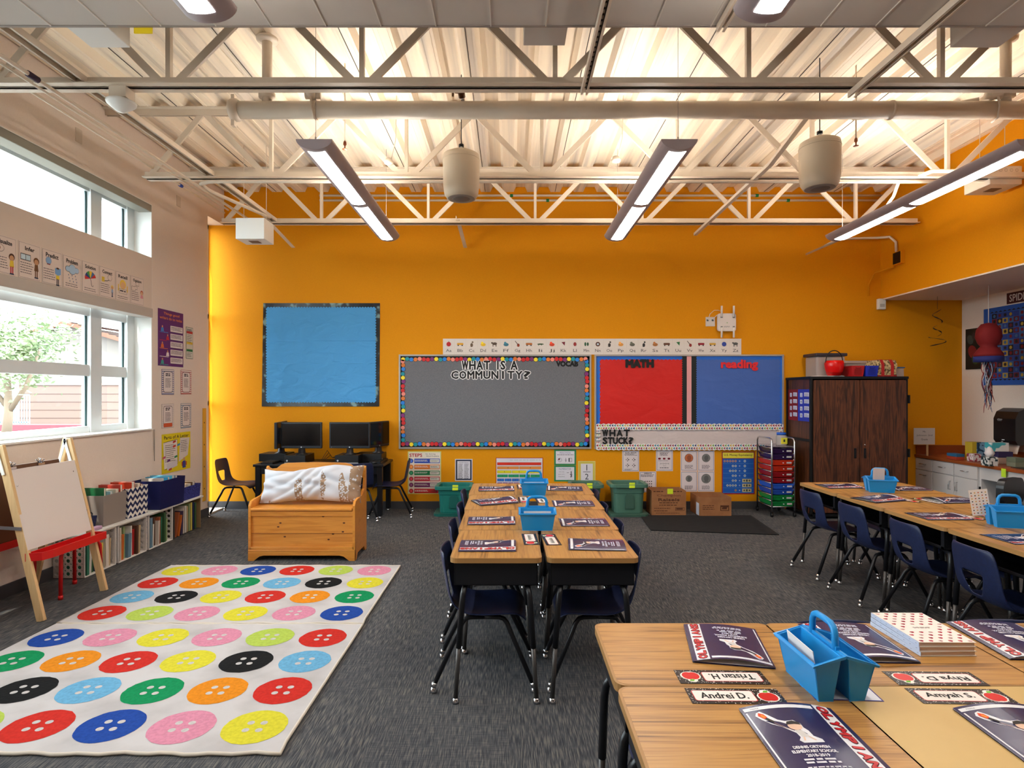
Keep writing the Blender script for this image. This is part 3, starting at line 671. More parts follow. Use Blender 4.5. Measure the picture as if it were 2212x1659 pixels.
# ---------------------------------------------------------------- name tags
def speckle(m, x0, y0, x1, y1, z, n):
    for i in range(n):
        x = random.uniform(x0, x1); y = random.uniform(y0, y1); m.disc(x, y, random.uniform(.0009, .0022), z, C(236, 232, 226), 5, random.uniform(.0005, .0016), random.uniform(0, 3))
def tagmesh(name, n=330):
    m = MB(); a, b = .125, .041
    m.box(-a, a, -b, b, 0, .0006, C(20, 18, 20, .3)); speckle(m, -a+.001, -b+.001, a-.001, b-.001, .0008, n)
    m.poly(rrect(-.112, -.028, .052, .028, .008), .0011, C(206, 70, 70)).poly(rrect(-.110, -.026, .050, .026, .007), .0014, C(236, 228, 220, .35))
    if name: m.text(name, -.03, .0, .030, .0017, C(14, 14, 16), w=.125 if len(name) > 6 else .105, bold=.03)
    else:
        for q in range(6): m.tube([(-.08+q*.018, -.010, .0014), (-.074+q*.018, .012-.006*(q % 2), .0016), (-.068+q*.018, -.010, .0014)], .0012, C(14, 14, 16), 4)
    m.disc(.086, -.004, .029, .0011, C(240, 236, 226), 20, .026).disc(.086, .022, .014, .0012, C(240, 236, 226), 12, .012)
    m.disc(.078, -.004, .017, .0015, C(214, 30, 30, .3), 16, .0215).disc(.093, -.004, .017, .0016, C(214, 30, 30, .3), 16, .0215)
    m.poly([(.080, .018), (.084, .028), (.096, .028), (.092, .018)], .0018, C(120, 190, 60))
    return m
def put_tag(name, x, y, rz, lab, n=330):
    o = tagmesh(name, n).build('name_tag'); o.matrix_local = RZ(x, y, TOP+.0012, rz); tag(o, lab, 'name tag', 'speckled name tags')
put_tag('Andrei D.', .600, 1.607, -.02, 'speckled name tag facing the camera on the nearest oak desk')
put_tag('Tristan H.', .600, 1.715, math.pi-.02, 'upside-down speckled name tag below the leftmost near folder')
put_tag('Rhya D.', 1.203, 1.707, math.pi-.02, 'upside-down speckled name tag in front of the heart notebooks')
put_tag('Amyah S.', 1.203, 1.606, -.03, 'speckled name tag facing the camera on the tan desk')
for i in range(4):
    y = 3.33+.61*i+[0, .0, -.0, .02][i]
    put_tag(None, .108-.004*i, y, -H+.04, 'speckled name tag on the central left column of desks, %s from the camera' % NTH[i], 90)
    put_tag(None, .222+.004*i, y-.01, H+.08, 'speckled name tag on the central right column of desks, %s from the camera' % NTH[i], 90)
for i in range(4):
    y = 5.17-.61*i
    put_tag(None, 2.985, y, -H+.25, 'speckled name tag on the aisle column of desks, %s from the walnut cabinet' % NTH[i], 60)
    put_tag(None, 3.13, y-.05, H+.2, 'speckled name tag on the counter-side desks, %s from the walnut cabinet' % NTH[i], 60)
# ---------------------------------------------------------------- caddies
CB = C(28, 142, 212, .32)
def caddy(x, y, rz, label, paper=None):
    c = empty('supply_caddy', label, 'caddy', (x, y, TOP), rz, 'blue supply caddies')
    Lx = .105; t = .003
    for s in (-1, 1):  # two flared troughs along x, one each side of the handle
        m = MB(); n = 0
        def ring(z, y0, y1, hx, zc=0): return [(-hx, s*y0, z), (hx, s*y0, z), (hx, s*y1, z-zc), (-hx, s*y1, z-zc)]
        o0 = ring(0, .022, .062, .088); o1 = ring(.125, .008, .080, .102, .021); i1 = ring(.125, .012, .076, .098, .021); i0 = ring(.005, .026, .058, .085)
        rm = ring(.126, .0, .088, .110, .024); ru = ring(.119, .0, .088, .110, .024)
        vs = o0+o1+i1+i0+rm+ru
        q = lambda a, b: [(a+i, a+(i+1) % 4, b+(i+1) % 4, b+i) for i in range(4)]
        fs = [(0, 1, 2, 3), (12, 13, 14, 15)]+q(0, 4)+q(8, 12)+q(16, 8)+q(16, 20)+q(20, 4)
        m.add(vs, fs, CB); m.build('trough', c, bevel=.002)
    h = MB(); pts = [(-.058, 0, .12), (-.056, 0, .165), (-.048, 0, .180), (-.034, 0, .187), (0, 0, .188), (.034, 0, .187), (.048, 0, .180), (.056, 0, .165), (.058, 0, .12)]
    h.tube(pts, .009, CB, 10).box(-.07, .07, -.005, .005, .105, .135, CB)
    h.build('handle', c, bevel=.001)
    if paper:
        p = tag(MB().add([(-.075, -.055, .01), (.075, -.055, .01), (.075, -.06, .112+paper), (-.075, -.06, .112+paper)], [(0, 1, 2, 3)], C(226, 222, 220)).build('paper_card', solid=.002), None, None)
        return c, p
    return c, None
def cardin(x, y, rz, dx, dy, w, h, z0, lab, lines=True, tilt=.05, colr=(226, 220, 216)):
    m = MB().box(-w/2, w/2, 0, h, -.002, 0, C(*colr))
    if lines: m.text('Remember to write neatly', 0, h-.016, .008, .0006, C(90, 90, 96), w=w*.8).lines(-w*.4, w*.4, h-.034, .004, .0006, C(110, 110, 116), 3)
    o = m.build('paper_card'); o.matrix_local = RZ(x, y, TOP+z0, rz) @ Matrix.Translation((dx, dy, 0)) @ Matrix.Rotation(math.pi/2-tilt, 4, 'X')
    tag(o, lab, 'card')
caddy(.868, 1.67, H+.03, 'bright blue two-bin caddy on the nearest desks')
cardin(.868, 1.67, -H, 0, -.050, .15, .118, .008, 'white card slid in the left bin of the nearest blue caddy', False, -.15)
caddy(.158, 3.60, .0, 'blue caddy on the central desks, nearer of two')
cardin(.158, 3.60, 0, 0, -.045, .16, .105, .006, 'printed white card in the nearer central blue caddy', tilt=-.0)
caddy(.185, 4.80, .0, 'blue caddy on the central desks, farther of two')
cardin(.185, 4.80, 0, 0, -.045, .16, .100, .006, 'printed white card in the farther central blue caddy', tilt=-.0)
caddy(3.03, 4.94, -.25, 'blue caddy on the right-hand desks, near the walnut cabinet')
cardin(3.03, 4.94, -.25, -.02, -.03, .085, .19, .006, 'blank pinkish card standing in the blue caddy near the walnut cabinet', False, -.1, (206, 190, 184))
caddy(3.03, 3.66, -.25, 'blue caddy on the right-hand desks cut by the right edge')
def numcard():
    m = MB().box(-.05, .05, 0, .16, -.002, 0, C(226, 212, 200))
    for i in range(8):
        for j in range(5): m.disc(-.038+.019*j, .015+i*.018, .004, .0006, C(*[(200, 90, 50), (60, 60, 64), (210, 150, 50)][(i+j) % 3]), 8)
    o = m.build('number_card'); o.matrix_local = RZ(2.93, 3.74, TOP+.05, -.3) @ Matrix.Rotation(math.pi/2, 4, 'X') @ Matrix.Rotation(.15, 4, 'Z'); tag(o, 'dotted number card standing behind the right-hand blue caddy', 'card')
numcard()
for (x, y, a, lab) in ((.898, 1.672, -.06, 'blue-bordered sheet under the nearest blue caddy'),):
    m = MB().box(-.088, .088, -.088, .088, 0, .0005, C(70, 64, 130)).rect(-.084, -.084, .084, .084, .0008, C(232, 230, 236)).lines(-.07, .07, .0, .004, .0011, C(110, 106, 130), 4)
    o = m.build('printed_sheet'); o.matrix_local = RZ(x, y, TOP+.001, a); tag(o, lab, 'paper')
# heart notebooks
HW = C(236, 226, 216, .5)
for i, (dz, rot, nm) in enumerate(((0, .02, 'lowest'), (.0145, .0, 'middle'), (.029, -.01, 'top'))):
    nb = empty('heart_notebook', 'white notebook with pink hearts, %s of the stack of three' % nm, 'notebook', group='heart notebooks'); nb.matrix_local = RZ(1.345, 1.975, TOP+.0015+dz, rot)
    MB().box(-.086, .084, -.121, .121, .001, .0125, C(214, 190, 172, .8)).build('pages', nb)
    m = MB().box(-.0875, .0875, -.125, .125, .0125, .0135, HW).box(-.0875, .0875, -.125, .125, 0, .001, HW).box(-.0885, -.0865, -.125, .125, 0, .0135, C(190, 202, 226, .4))
    if i == 2:
        r_ = 0
        for yy in range(11):
            for xx in range(6):
                hx = -.073+xx*.03+(.015 if yy % 2 else 0); hy = -.113+yy*.0225
                if hx > .082 or (abs(hx) < .045 and abs(hy+.02) < .022): continue
                cc = [C(204, 40, 74), C(216, 60, 90), C(228, 170, 170)][(xx+yy*2) % 3]
                m.disc(hx-.0028, hy, .0042, .0139, cc, 8).disc(hx+.0028, hy, .0042, .0139, cc, 8).poly([(hx-.0066, hy-.001), (hx, hy-.0085), (hx+.0066, hy-.001)], .0139, cc)
        m.lines(-.03, .03, -.008, .004, .0140, C(150, 130, 124), 2)
    for k in range(8): m.box(-.0888, -.0884, -.115+k*.03, -.109+k*.03, .006, .0068, C(70, 70, 90))
    m.build('cover', nb)
# glare tape on the tan desk folder is light; nothing to build
# ================================================================ rugs
RC = {'y': (232, 222, 60), 'p': (232, 150, 176), 'b': (38, 78, 168), 'r': (216, 52, 42), 'l': (190, 214, 92), 'o': (242, 148, 34), 'g': (22, 150, 92), 's': (116, 184, 224), 'k': (30, 30, 32)}
def shag(c): 
    c = tuple(int(x*.9) for x in c); k = ('shag', c)
    if k not in MC:
        r_ = [max(0, int(x*.93)) for x in c]; MC[k] = noisy('rug_pile_%d_%d_%d' % c, [(.35, r_), (.6, c)], nscale=55, detail=4, rough=.95, bumps=.5, dist=.006, spec=.1)
    return MC[k]
def rug(y0, y1, rows, top, lab):
    r_ = empty('button_rug', lab, 'rug', group='button rugs')
    base = noisy('rug_cream_'+lab[:5], [(.3, (170, 165, 164)), (.55, (192, 188, 188))], nscale=3, detail=6, rough=.95, bumps=.4, dist=.004, spec=.1)
    n = 40; P = []
    def wob(i): return .006*math.sin(i*1.7)+.004*math.sin(i*.6+top)
    P += [(-2.99+2.02*i/n, y0+wob(i)) for i in range(n+1)]+[(-.97-.01*(1-i/16), y0+(y1-y0)*i/16) for i in range(1, 17)]+[(-.97-2.02*i/n, y1+wob(i+9)) for i in range(1, n+1)]
    MB().prism(P, .001, .014, base).build('pile', r_, bevel=.004)
    m = MB(); ys = [top-.33*j for j in range(4)]
    for j, row in enumerate(rows):
        for i, ch in enumerate(row):
            cx, cy = -2.81+.33*i, ys[j]+random.uniform(-.006, .006); K = 40; pts = []
            for q in range(K):
                t = 2*math.pi*q/K; rr = .142+random.uniform(-.002, .002); pts.append((cx+rr*math.cos(t), cy+rr*.98*math.sin(t)))
            m.poly(pts, .0150, shag(RC[ch]))
            for ax, ay in ((-.026, .026), (.026, .026), (-.026, -.026), (.026, -.026)): m.disc(cx+ax*1.15, cy+ay*1.15, .0165, .0158, shag((216, 210, 208)), 12)
    m.build('button_pattern', r_)
    e = MB().tube([(a, b, .009) for a, b in P], .008, C(206, 196, 182, .9), 6, closed=True); e.build('bound_edge', r_)
rug(3.965, 5.285, ['ypbrlp', 'rogsky', 'skyrog', 'rlpypb'], 5.126, 'white rug with coloured buttons, farther one by the pine chest')
rug(2.535, 3.945, ['bpyplr', 'gorYks'.lower(), 'yksgor', 'slrbpy'], 3.725, 'white rug with coloured buttons, nearer one at the bottom edge')
MATM = noisy('black_ribbed_mat', [(.35, (10, 10, 11)), (.65, (24, 24, 25))], (1, 9, 1), nscale=9, rough=.9, bumps=.5, dist=.006)
mt = [bx(1383, 7.46), 7.46], [bx(1622, 7.46), 7.46], [bx(1683, 6.45), 6.45], [bx(1406, 6.66), 6.66]
tag(MB().prism([tuple(q) for q in mt][::-1], .001, .010, MATM).build('floor_mat'), 'flat black mat on the carpet in front of the cartons', 'mat')
# ================================================================ pine storage bench
be = empty('storage_bench', 'honey pine storage bench with spindle back behind the rugs', 'bench', (-1.9, 5.47, 0))
bw_ = .485
MB().box(-bw_+.02, bw_-.02, .02, .03, .12, .45, PINE).box(-bw_+.02, bw_-.02, .005, .02, .405, .450, PINE).box(-bw_+.02, bw_-.02, .012, .02, .245, .249, C(150, 92, 34)).build('front_panel', be, bevel=.003)
kn = MB(); kn.M = Matrix(((1, 0, 0, 0), (0, 0, -1, .0195), (0, 1, 0, 0), (0, 0, 0, 1)))
for x, z in ((-.2, .34), (-.22, .305), (.38, .34), (.37, .26), (.28, .24), (.24, .19), (-.16, .215), (.19, .4)): kn.disc(x, z, .012, 0, C(96, 46, 18), 12, .007).disc(x, z, .006, .0006, C(60, 26, 12), 8, .004)
kn.build('wood_knots', be)
MB().prism([(-bw_, 0), (-bw_+.05, 0), (-bw_+.10, .04), (-bw_+.14, .05), (bw_-.14, .05), (bw_-.10, .04), (bw_-.05, 0), (bw_, 0), (bw_, .085), (-bw_, .085)], -.005, .024, PINE, 'y').box(-bw_, bw_, -.006, .02, .085, .10, PINE).box(-bw_+.01, bw_-.01, .0, .02, .10, .125, PINE).build('plinth', be, bevel=.003)
for sx in (-1, 1):
    sp_ = [(0, 0), (.06, 0), (.10, .05), (.34, .05), (.38, 0), (.44, 0), (.44, .84), (.42, .86), (.40, .85), (.36, .74), (.26, .64), (.12, .60), (.05, .585), (.02, .56), (.0, .53)]
    sp_ = [(0, 0), (.06, 0), (.10, .05), (.34, .05), (.38, 0), (.44, 0), (.44, .80), (.425, .815), (.405, .80), (.395, .70), (.36, .60), (.26, .555), (.08, .545), (.03, .535), (.0, .50)]
    MB().prism(sp_, sx*bw_-(.022 if sx > 0 else 0), sx*bw_+(0 if sx > 0 else .022), PINE, 'x').build('side_panel', be, bevel=.004)
MB().box(-bw_+.024, bw_-.024, -.012, .40, .455, .48, PINE).build('seat_lid', be, bevel=.008, seg=3)
tr = [(-bw_+.02, .70)]+[(bw_-.02, .70), (bw_-.02, .80), (bw_-.05, .785), (bw_-.10, .79), (bw_-.15, .83), (bw_-.20, .842), (0, .85), (-bw_+.20, .842), (-bw_+.15, .83), (-bw_+.10, .79), (-bw_+.05, .785), (-bw_+.02, .80)]
MB().prism(tr, .405, .43, PINE, 'y').box(-bw_+.02, bw_-.02, .405, .425, .48, .52, PINE).build('back_rail', be, bevel=.003)
for i in range(9): MB().lathe([(.008, .51), (.011, .55), (.008, .6), (.011, .65), (.008, .705)], C(226, 180, 110, .4), 10, (-.40+.1*i, .416, 0)).build('spindle', be)
MB().box(-bw_+.02, bw_-.02, .42, .436, .05, .48, PINE).box(-bw_+.02, bw_-.02, .02, .42, .06, .07, PINE).build('back_panel', be)
# long pillow
def m_pillow():
    m, n, l, p = newmat('white_cotton_with_brown_bands')
    tc = n.new('ShaderNodeTexCoord'); sx = n.new('ShaderNodeSeparateXYZ'); l.new(tc.outputs['Object'], sx.inputs[0])
    mp = n.new('ShaderNodeMapping'); mp.inputs['Rotation'].default_value = (0, 0, .75); mp.inputs['Scale'].default_value = (7, 1.6, 1); mp.inputs['Location'].default_value = (.4, .2, 0); l.new(tc.outputs['Object'], mp.inputs[0])
    w1 = n.new('ShaderNodeTexNoise'); w1.inputs['Scale'].default_value = 1.0; w1.inputs['Detail'].default_value = 1; l.new(mp.outputs[0], w1.inputs[0])
    v = n.new('ShaderNodeTexVoronoi'); v.inputs['Scale'].default_value = 48; l.new(tc.outputs['Object'], v.inputs[0])
    m1 = n.new('ShaderNodeMath'); m1.operation = 'GREATER_THAN'; m1.inputs[1].default_value = .58; l.new(w1.outputs['Fac'], m1.inputs[0])
    m2 = n.new('ShaderNodeMath'); m2.operation = 'GREATER_THAN'; m2.inputs[1].default_value = .42; l.new(v.outputs['Distance'], m2.inputs[0])
    m3 = n.new('ShaderNodeMath'); m3.operation = 'MULTIPLY'; l.new(m1.outputs[0], m3.inputs[0]); l.new(m2.outputs[0], m3.inputs[1])
    e1 = n.new('ShaderNodeMath'); e1.operation = 'GREATER_THAN'; e1.inputs[1].default_value = .36; l.new(sx.outputs[0], e1.inputs[0])
    v2 = n.new('ShaderNodeTexVoronoi'); v2.inputs['Scale'].default_value = 26; v2.distance = 'MANHATTAN'; l.new(tc.outputs['Object'], v2.inputs[0])
    e2 = n.new('ShaderNodeMath'); e2.operation = 'GREATER_THAN'; e2.inputs[1].default_value = .4; l.new(v2.outputs['Distance'], e2.inputs[0])
    e3 = n.new('ShaderNodeMath'); e3.operation = 'MULTIPLY'; l.new(e1.outputs[0], e3.inputs[0]); l.new(e2.outputs[0], e3.inputs[1])
    mxx = n.new('ShaderNodeMath'); mxx.operation = 'MAXIMUM'; l.new(m3.outputs[0], mxx.inputs[0]); l.new(e3.outputs[0], mxx.inputs[1])
    r_ = ramp(n, l, mxx.outputs[0], [(0, (196, 196, 202)), (1, (150, 122, 98))]); l.new(r_.outputs[0], p.inputs['Base Color']); p.inputs['Roughness'].default_value = .9
    return m
m = MB(); NX, NY = 70, 36
for s in (1, -1):
    vs = []
    for j in range(NY+1):
        for i in range(NX+1):
            u = -1+2*i/NX; v = -1+2*j/NY
            th = .085*max(0, (1-u**4))**.5*max(0, (1-v**4))**.55
            wr = .016*math.sin(9*u+5*v+2*math.sin(4*v))*math.sin(3*u+1)+.017*abs(math.sin(9*(u-.5*v)+1.5*math.sin(4*u)))*(1 if u < .25 else .3)-.008
            hh = .155+.03*max(0, u-.2)+.012*math.sin(4*u)+(.03*(u-.75)*4 if u > .75 and v > 0 else 0)
            vs.append((u*(.478-.02*math.cos(v*1.5)), v*hh+.02*math.sin(u*3+.5), s*(th+wr*(1 if th > .02 else th/.02))))
    f_ = [(j*(NX+1)+i, j*(NX+1)+i+1, (j+1)*(NX+1)+i+1, (j+1)*(NX+1)+i) for j in range(NY) for i in range(NX)]
    if s < 0: f_ = [q[::-1] for q in f_]
    m.add(vs, f_, m_pillow() if s > 0 else m.mats[0], True)
pl = m.build('long_pillow'); pl.matrix_local = Matrix.Translation((-1.88, 5.715, .655)) @ Matrix.Rotation(math.radians(68), 4, 'X')
tag(pl, 'long crumpled white pillow with brown pattern lying on the pine bench', 'pillow')
# ================================================================ computer table
TB = C(20, 20, 24, .35)
ct = empty('computer_table', 'black laminate computer table against the orange wall', 'table', (-2.33, 7.28, 0))
MB().box(-.79, .79, 0, .60, .63, .66, TB).build('tabletop', ct, bevel=.005)
MB().box(-.74, .74, .03, .045, .54, .63, TB).box(-.74, .74, .555, .57, .3, .63, TB).build('apron', ct)
for sx in (-1, 1):
    for y in (.03, .53): lg = MB().box(sx*.74-.03, sx*.74+.03, y-.01, y+.05, .03, .63, TB).build('leg', ct, bevel=.003); MB().lathe([(.008, .03), (.02, .012), (.018, 0)], CHROME, 10, (sx*.74, y+.02, 0)).build('glide', lg)
SCR = C(10, 11, 14, .12)
def monitor(x, y, rz, z, lab):
    mo = empty('computer_monitor', lab, 'monitor', (x, y, z), rz, 'computer monitors')
    MB().box(-.255, .255, -.02, .015, .075, .40, C(26, 30, 38, .35)).box(-.16, .16, .015, .04, .13, .33, BLK2).build('casing', mo, bevel=.006)
    MB().box(-.237, .237, -.0225, -.0195, .108, .382, SCR).build('screen', mo)
    g = MB(); g.M = Matrix(((1, 0, 0, 0), (0, 0, -1, -.021), (0, 1, 0, .09), (0, 0, 0, 1))); g.disc(0, 0, .008, 0, C(220, 224, 230), 16).text('hp', 0, 0, .007, .0005, C(60, 64, 72)).rect(-.232, -.002, -.222, .002, 0, C(150, 154, 160)); g.build('badge', mo)
    MB().lathe([(.08, 0), (.08, .006), (.045, .02), (.04, .07)], BLK2, 24).box(-.03, .03, .0, .03, .02, .14, BLK2).build('stand', mo)
def pc(x, y, rz, lab, w=.34):
    c = empty('desktop_computer', lab, 'computer', (x, y, .661), rz, 'desktop computers')
    MB().box(-w/2, w/2, -.17, .17, .002, .10, C(16, 17, 20, .4)).build('case', c, bevel=.004)
    MB().box(-w/2+.005, w/2-.005, -.174, -.17, .002, .012, C(200, 204, 210, .25, .6)).build('silver_strip', c)
    g = MB(); g.M = Matrix(((1, 0, 0, 0), (0, 0, -1, -.1712), (0, 1, 0, .035), (0, 0, 0, 1))); g.disc(-w/2+.035, 0, .011, 0, C(214, 220, 228), 16).text('hp', -w/2+.035, 0, .010, .0006, C(60, 64, 72)); g.build('badge', c)
pc(bx(654, 7.5)-.05, 7.53, 0, 'black desktop computer under the left front-facing monitor', .26)
pc(bx(625, 7.75)-.14, 7.70, -H-.0, 'black desktop computer behind the left front-facing monitor', .3)
pc(bx(752, 7.5)+.02, 7.53, 0, 'black desktop computer under the right front-facing monitor', .29)
pc(bx(806, 7.7)-.03, 7.70, H, 'black desktop computer at the right end of the black table', .3)
monitor(bx(652, 7.5), 7.5, 0, .761, 'front-facing black monitor, left one on the black table')
monitor(bx(756, 7.5), 7.5, -.03, .761, 'front-facing black monitor, right one on the black table')
monitor(bx(606, 7.62), 7.64, -H+.12, .761, 'black monitor turned to the window, seen edge-on behind another')
monitor(bx(806, 7.6)+.04, 7.72, H-.36, .761, 'black monitor turned to the right end of the black table')
for x, y, rz, lab in ((-2.95, 7.5, -H, 'black keyboard at the left end of the black table'), (-1.66, 7.58, H, 'black keyboard at the right end of the black table')):
    k = MB().box(-.22, .22, -.07, .07, 0, .02, BLK2)
    for i in range(14):
        for j in range(4): k.box(-.21+i*.030, -.185+i*.030, -.06+j*.031, -.034+j*.031, .02, .025, BLACK)
    o = k.build('keyboard'); o.matrix_local = RZ(x, y, .662, rz); tag(o, lab, 'keyboard')
tag(MB().lathe([(.0, .03), (.02, .026), (.03, .012), (.028, 0)], BLK2, 14).build('computer_mouse', loc=(bx(808, 7.35), 7.36, .661)), 'black computer mouse at the front edge of the black table', 'mouse')
m = MB()
for i in range(3): m.tube([(bx(700, 7.8)+.02*i, 7.7, .67), (bx(706, 7.8)+.02*i, 7.82, .78-.03*i), (bx(715, 7.8), 7.86, .68), (bx(724, 7.8), 7.8, .70-.01*i), (bx(735, 7.8), 7.7, .668)], .003, BLACK, 5)
tag(m.build('computer_cable'), 'tangled black cables between the two front-facing monitors', 'cable')
put_chair(bx(522, 7.62)-.02, 7.56, -H, 'navy chair at the window end of the black computer table')
put_chair(bx(862, 7.5)-.10, 7.50, H+.12, 'navy chair at the wall-poster end of the black computer table')
put_chair(bx(800, 7.2)-.2, 7.26, .5, 'navy chair pushed under the front of the black table behind the bench')
# ================================================================ easel by the window wall
ea = empty('double_easel', 'wooden double easel with whiteboard and red tray beside the window wall', 'easel', (-3.43, 4.33, 0))
AP = 1.175
for y in (-.30, .32):
    for s in (1, -1):
        fx = .29 if s > 0 else -.27
        MB().bar((fx, y+(.012 if s < 0 else 0), .0), (.0+.012*s, y+(.02 if s < 0 else 0), AP), .026, .052, PALE, (1, 0, 0)).build('leg', ea, bevel=.003)
    MB().bar((.05, y-.02, .98), (-.005, y-.02, AP), .006, .02, WHITE).bar((-.05, y-.02, .98), (.005, y-.02, AP), .006, .02, WHITE).tube([(0, y-.026, AP-.02), (0, y-.018, AP-.02)], .008, BLACK, 10).build('hinge_bracket', ea)
    MB().bar((.17, y-.02, .62), (-.16, y-.02, .64), .004, .022, C(120, 120, 128, .4, .6)).build('spreader_bar', ea)
def EX(z): return .29*(1-z/AP)+.022
wb = MB(); 
def sheet(z0, z1, y0, y1, off, th, mat, s=1):
    a, b = EX(z0)+off, EX(z1)+off
    return wb.add([(s*x_, y_, z_) for x_, y_, z_ in [(a, y0, z0), (a, y1, z0), (b, y1, z1), (b, y0, z1), (a-th, y0, z0), (a-th, y1, z0), (b-th, y1, z1), (b-th, y0, z1)]], [(0, 1, 2, 3), (7, 6, 5, 4), (0, 4, 5, 1), (3, 2, 6, 7), (1, 5, 6, 2), (0, 3, 7, 4)], mat)
sheet(.475, 1.01, -.31, .30, .012, .008, C(222, 214, 210, .25)); 
for y, z in ((-.27, .90), (.26, .93)): wb.lathe([(0, .004), (.006, .002), (.006, 0)], CHROME, 10, (EX(z)+.012, y, z), 'x')
wb.build('whiteboard', ea, bevel=.002)
wb = MB(); sheet(.99, 1.035, -.29, .16, .002, .008, C(96, 64, 40, .6)); wb.build('clip_rail', ea)
wb = MB(); sheet(.42, .98, -.31, .30, .004, .006, C(104, 64, 36, .5), -1); wb.build('chalkboard_back', ea)
for y in (-.27, -.02):
    MB().box(EX(1.03)-.002, EX(1.03)+.014, y-.03, y+.03, 1.012, 1.028, CHROME).tube([(EX(1.04)+.008, y-.015, 1.03), (EX(1.04)+.02, y-.012, 1.06), (EX(1.04)+.03, y+.006, 1.05), (EX(1.04)+.01, y, 1.03)], .004, CHROME, 6).tube([(EX(1.04), y+.015, 1.03), (EX(1.04)-.012, y+.012, 1.06), (EX(1.04)-.02, y-.006, 1.05), (EX(1.04), y, 1.03)], .004, CHROME, 6).build('board_clip', ea)
REDT = C(200, 22, 24, .35)
for s in (1, -1):
    x0 = EX(.46)
    t = MB(); ot = [(x0-.01, -.315), (x0+.08, -.28), (x0+.10, -.21), (x0+.10, .335), (x0-.01, .335)]; it = [(x0-.004, -.307), (x0+.076, -.274), (x0+.094, -.207), (x0+.094, .329), (x0-.004, .329)]
    k = len(ot); V = lambda P, z: [(s*a, b, z) for a, b in P]
    vs = V(ot, .40)+V(ot, .455)+V(it, .455)+V(it, .406); q = lambda a, b: [(a+i, a+(i+1) % k, b+(i+1) % k, b+i) for i in range(k)]
    t.add(vs, [tuple(range(k))[::-1], tuple(range(3*k, 4*k))]+q(0, k)+q(k, 2*k)+q(2*k, 3*k), REDT); t.build('tray' if s > 0 else 'rear_tray', ea, bevel=.002)
tag(MB().box(-.025, .025, -.05, .05, 0, .03, C(196, 160, 190, .5)).build('board_eraser', loc=(-3.522, 5.11, .363), bevel=.008), 'lilac eraser on the white shelf near the easel tray', 'eraser')
# red stool
st = empty('red_stool', 'low red metal-legged stool behind the easel tray', 'stool', (-3.41, 4.64, 0), -.05)
for x, y in ((-.13, -.16), (.09, -.18), (-.08, .16), (.07, .24)):
    MB().tube([(x*.75, y*.75, .335), (x*.92, y*.92, .332), (x, y, .30), (x*1.05, y*1.05, .02)], .0135, REDT, 12).tube([(x*1.05, y*1.05, 0), (x*1.05, y*1.05, .03)], .0165, REDT, 12).build('leg', st)
MB().prism(rrect(-.11, -.17, .10, .19, .05), .335, .352, REDT).build('seat', st, bevel=.004)
# ================================================================ crates with books under a white shelf board
SX0, SX1 = -3.765, -3.50
tag(MB().box(SX0, SX1+.01, 4.90, 6.84, .345, .362, WHITE).build('shelf_board', bevel=.003), 'long white board lying on the row of crates', 'shelf')
PW = C(226, 220, 216, .45)
def hole_panel(m, M, w, h, nx, ny, r, mat, t=.004):
    m.M = M; cw, chh = w/nx, h/ny; K = 16
    for i in range(nx):
        for j in range(ny):
            cx, cy = (i+.5)*cw, (j+.5)*chh
            ring = []; sq = []
            for q in range(K):
                a = 2*math.pi*(q+.5)/K; c_, s_ = math.cos(a), math.sin(a); k = max(abs(c_), abs(s_))
                ring.append((cx+r*c_, cy+r*s_, 0)); sq.append((cx+c_/k*cw/2, cy+s_/k*chh/2, 0))
            m.add(ring+sq, [(q, (q+1) % K, K+(q+1) % K, K+q) for q in range(K)], mat)
    m.M = None
YM = [4.94, 5.37, 5.82, 6.27]
BK = [(158, 84, 52), (52, 120, 96), (32, 44, 92), (216, 196, 90), (220, 208, 196), (176, 36, 34), (108, 140, 160), (60, 96, 60), (196, 170, 130), (226, 222, 214), (200, 104, 40), (70, 60, 90), (150, 170, 120), (90, 60, 44)]
BN = ['rust', 'teal', 'navy', 'mustard', 'cream', 'red', 'slate blue', 'dark green', 'tan', 'white', 'orange', 'purple', 'sage', 'brown']
CN = ['crate nearest the easel', 'second crate from the easel', 'third crate from the easel']
for ci in range(3):
    y0 = YM[ci]+.005; y1 = YM[ci+1]-.03
    c = empty('plastic_crate', 'white open plastic crate on its side, '+CN[ci].replace('crate ', '', 1), 'crate', (0, 0, 0), group='white crates')
    c.location = (SX0, y0, 0); D_ = SX1-SX0; Wd = y1-y0
    m = MB()
    m.box(.01, D_, 0, Wd, .004, .012, PW).box(.01, D_, 0, Wd, .333, .341, PW).box(.004, .01, 0, Wd, .004, .341, PW)
    for yy in (0, Wd-.008): m.box(D_-.02, D_, yy, yy+.008, .004, .341, PW)
    m.build('shell', c, bevel=.002)
    for yy in (.002, Wd-.002):
        m = MB(); hole_panel(m, Matrix(((1, 0, 0, .01), (0, 0, 1, yy), (0, 1, 0, .012), (0, 0, 0, 1))), D_-.03, .32, 5, 6, .0155, PW); m.build('perforated_side', c, solid=.004)
def book(x, y, w, h, d, lean, ci, lab, leanx=0):
    b_ = empty('book', lab, 'book', group='books in the crates')
    b_.matrix_local = Matrix.Translation((x, y, .0125)) @ Matrix.Rotation(lean, 4, 'X')
    cm = C(*BK[ci % len(BK)], .5)
    MB().box(-d, 0, 0, .0015, 0, h, cm).box(-d, 0, w-.0015, w, 0, h, cm).box(-.002, 0, 0, w, 0, h, cm).build('cover', b_)
    MB().box(-d+.004, -.002, .0015, w-.0015, .003, h-.003, C(214, 204, 190, .8)).build('pages', b_)
cells = [(4.985, 5.33, CN[0]), (5.41, 5.76, CN[1]), (5.86, 6.21, CN[2])]
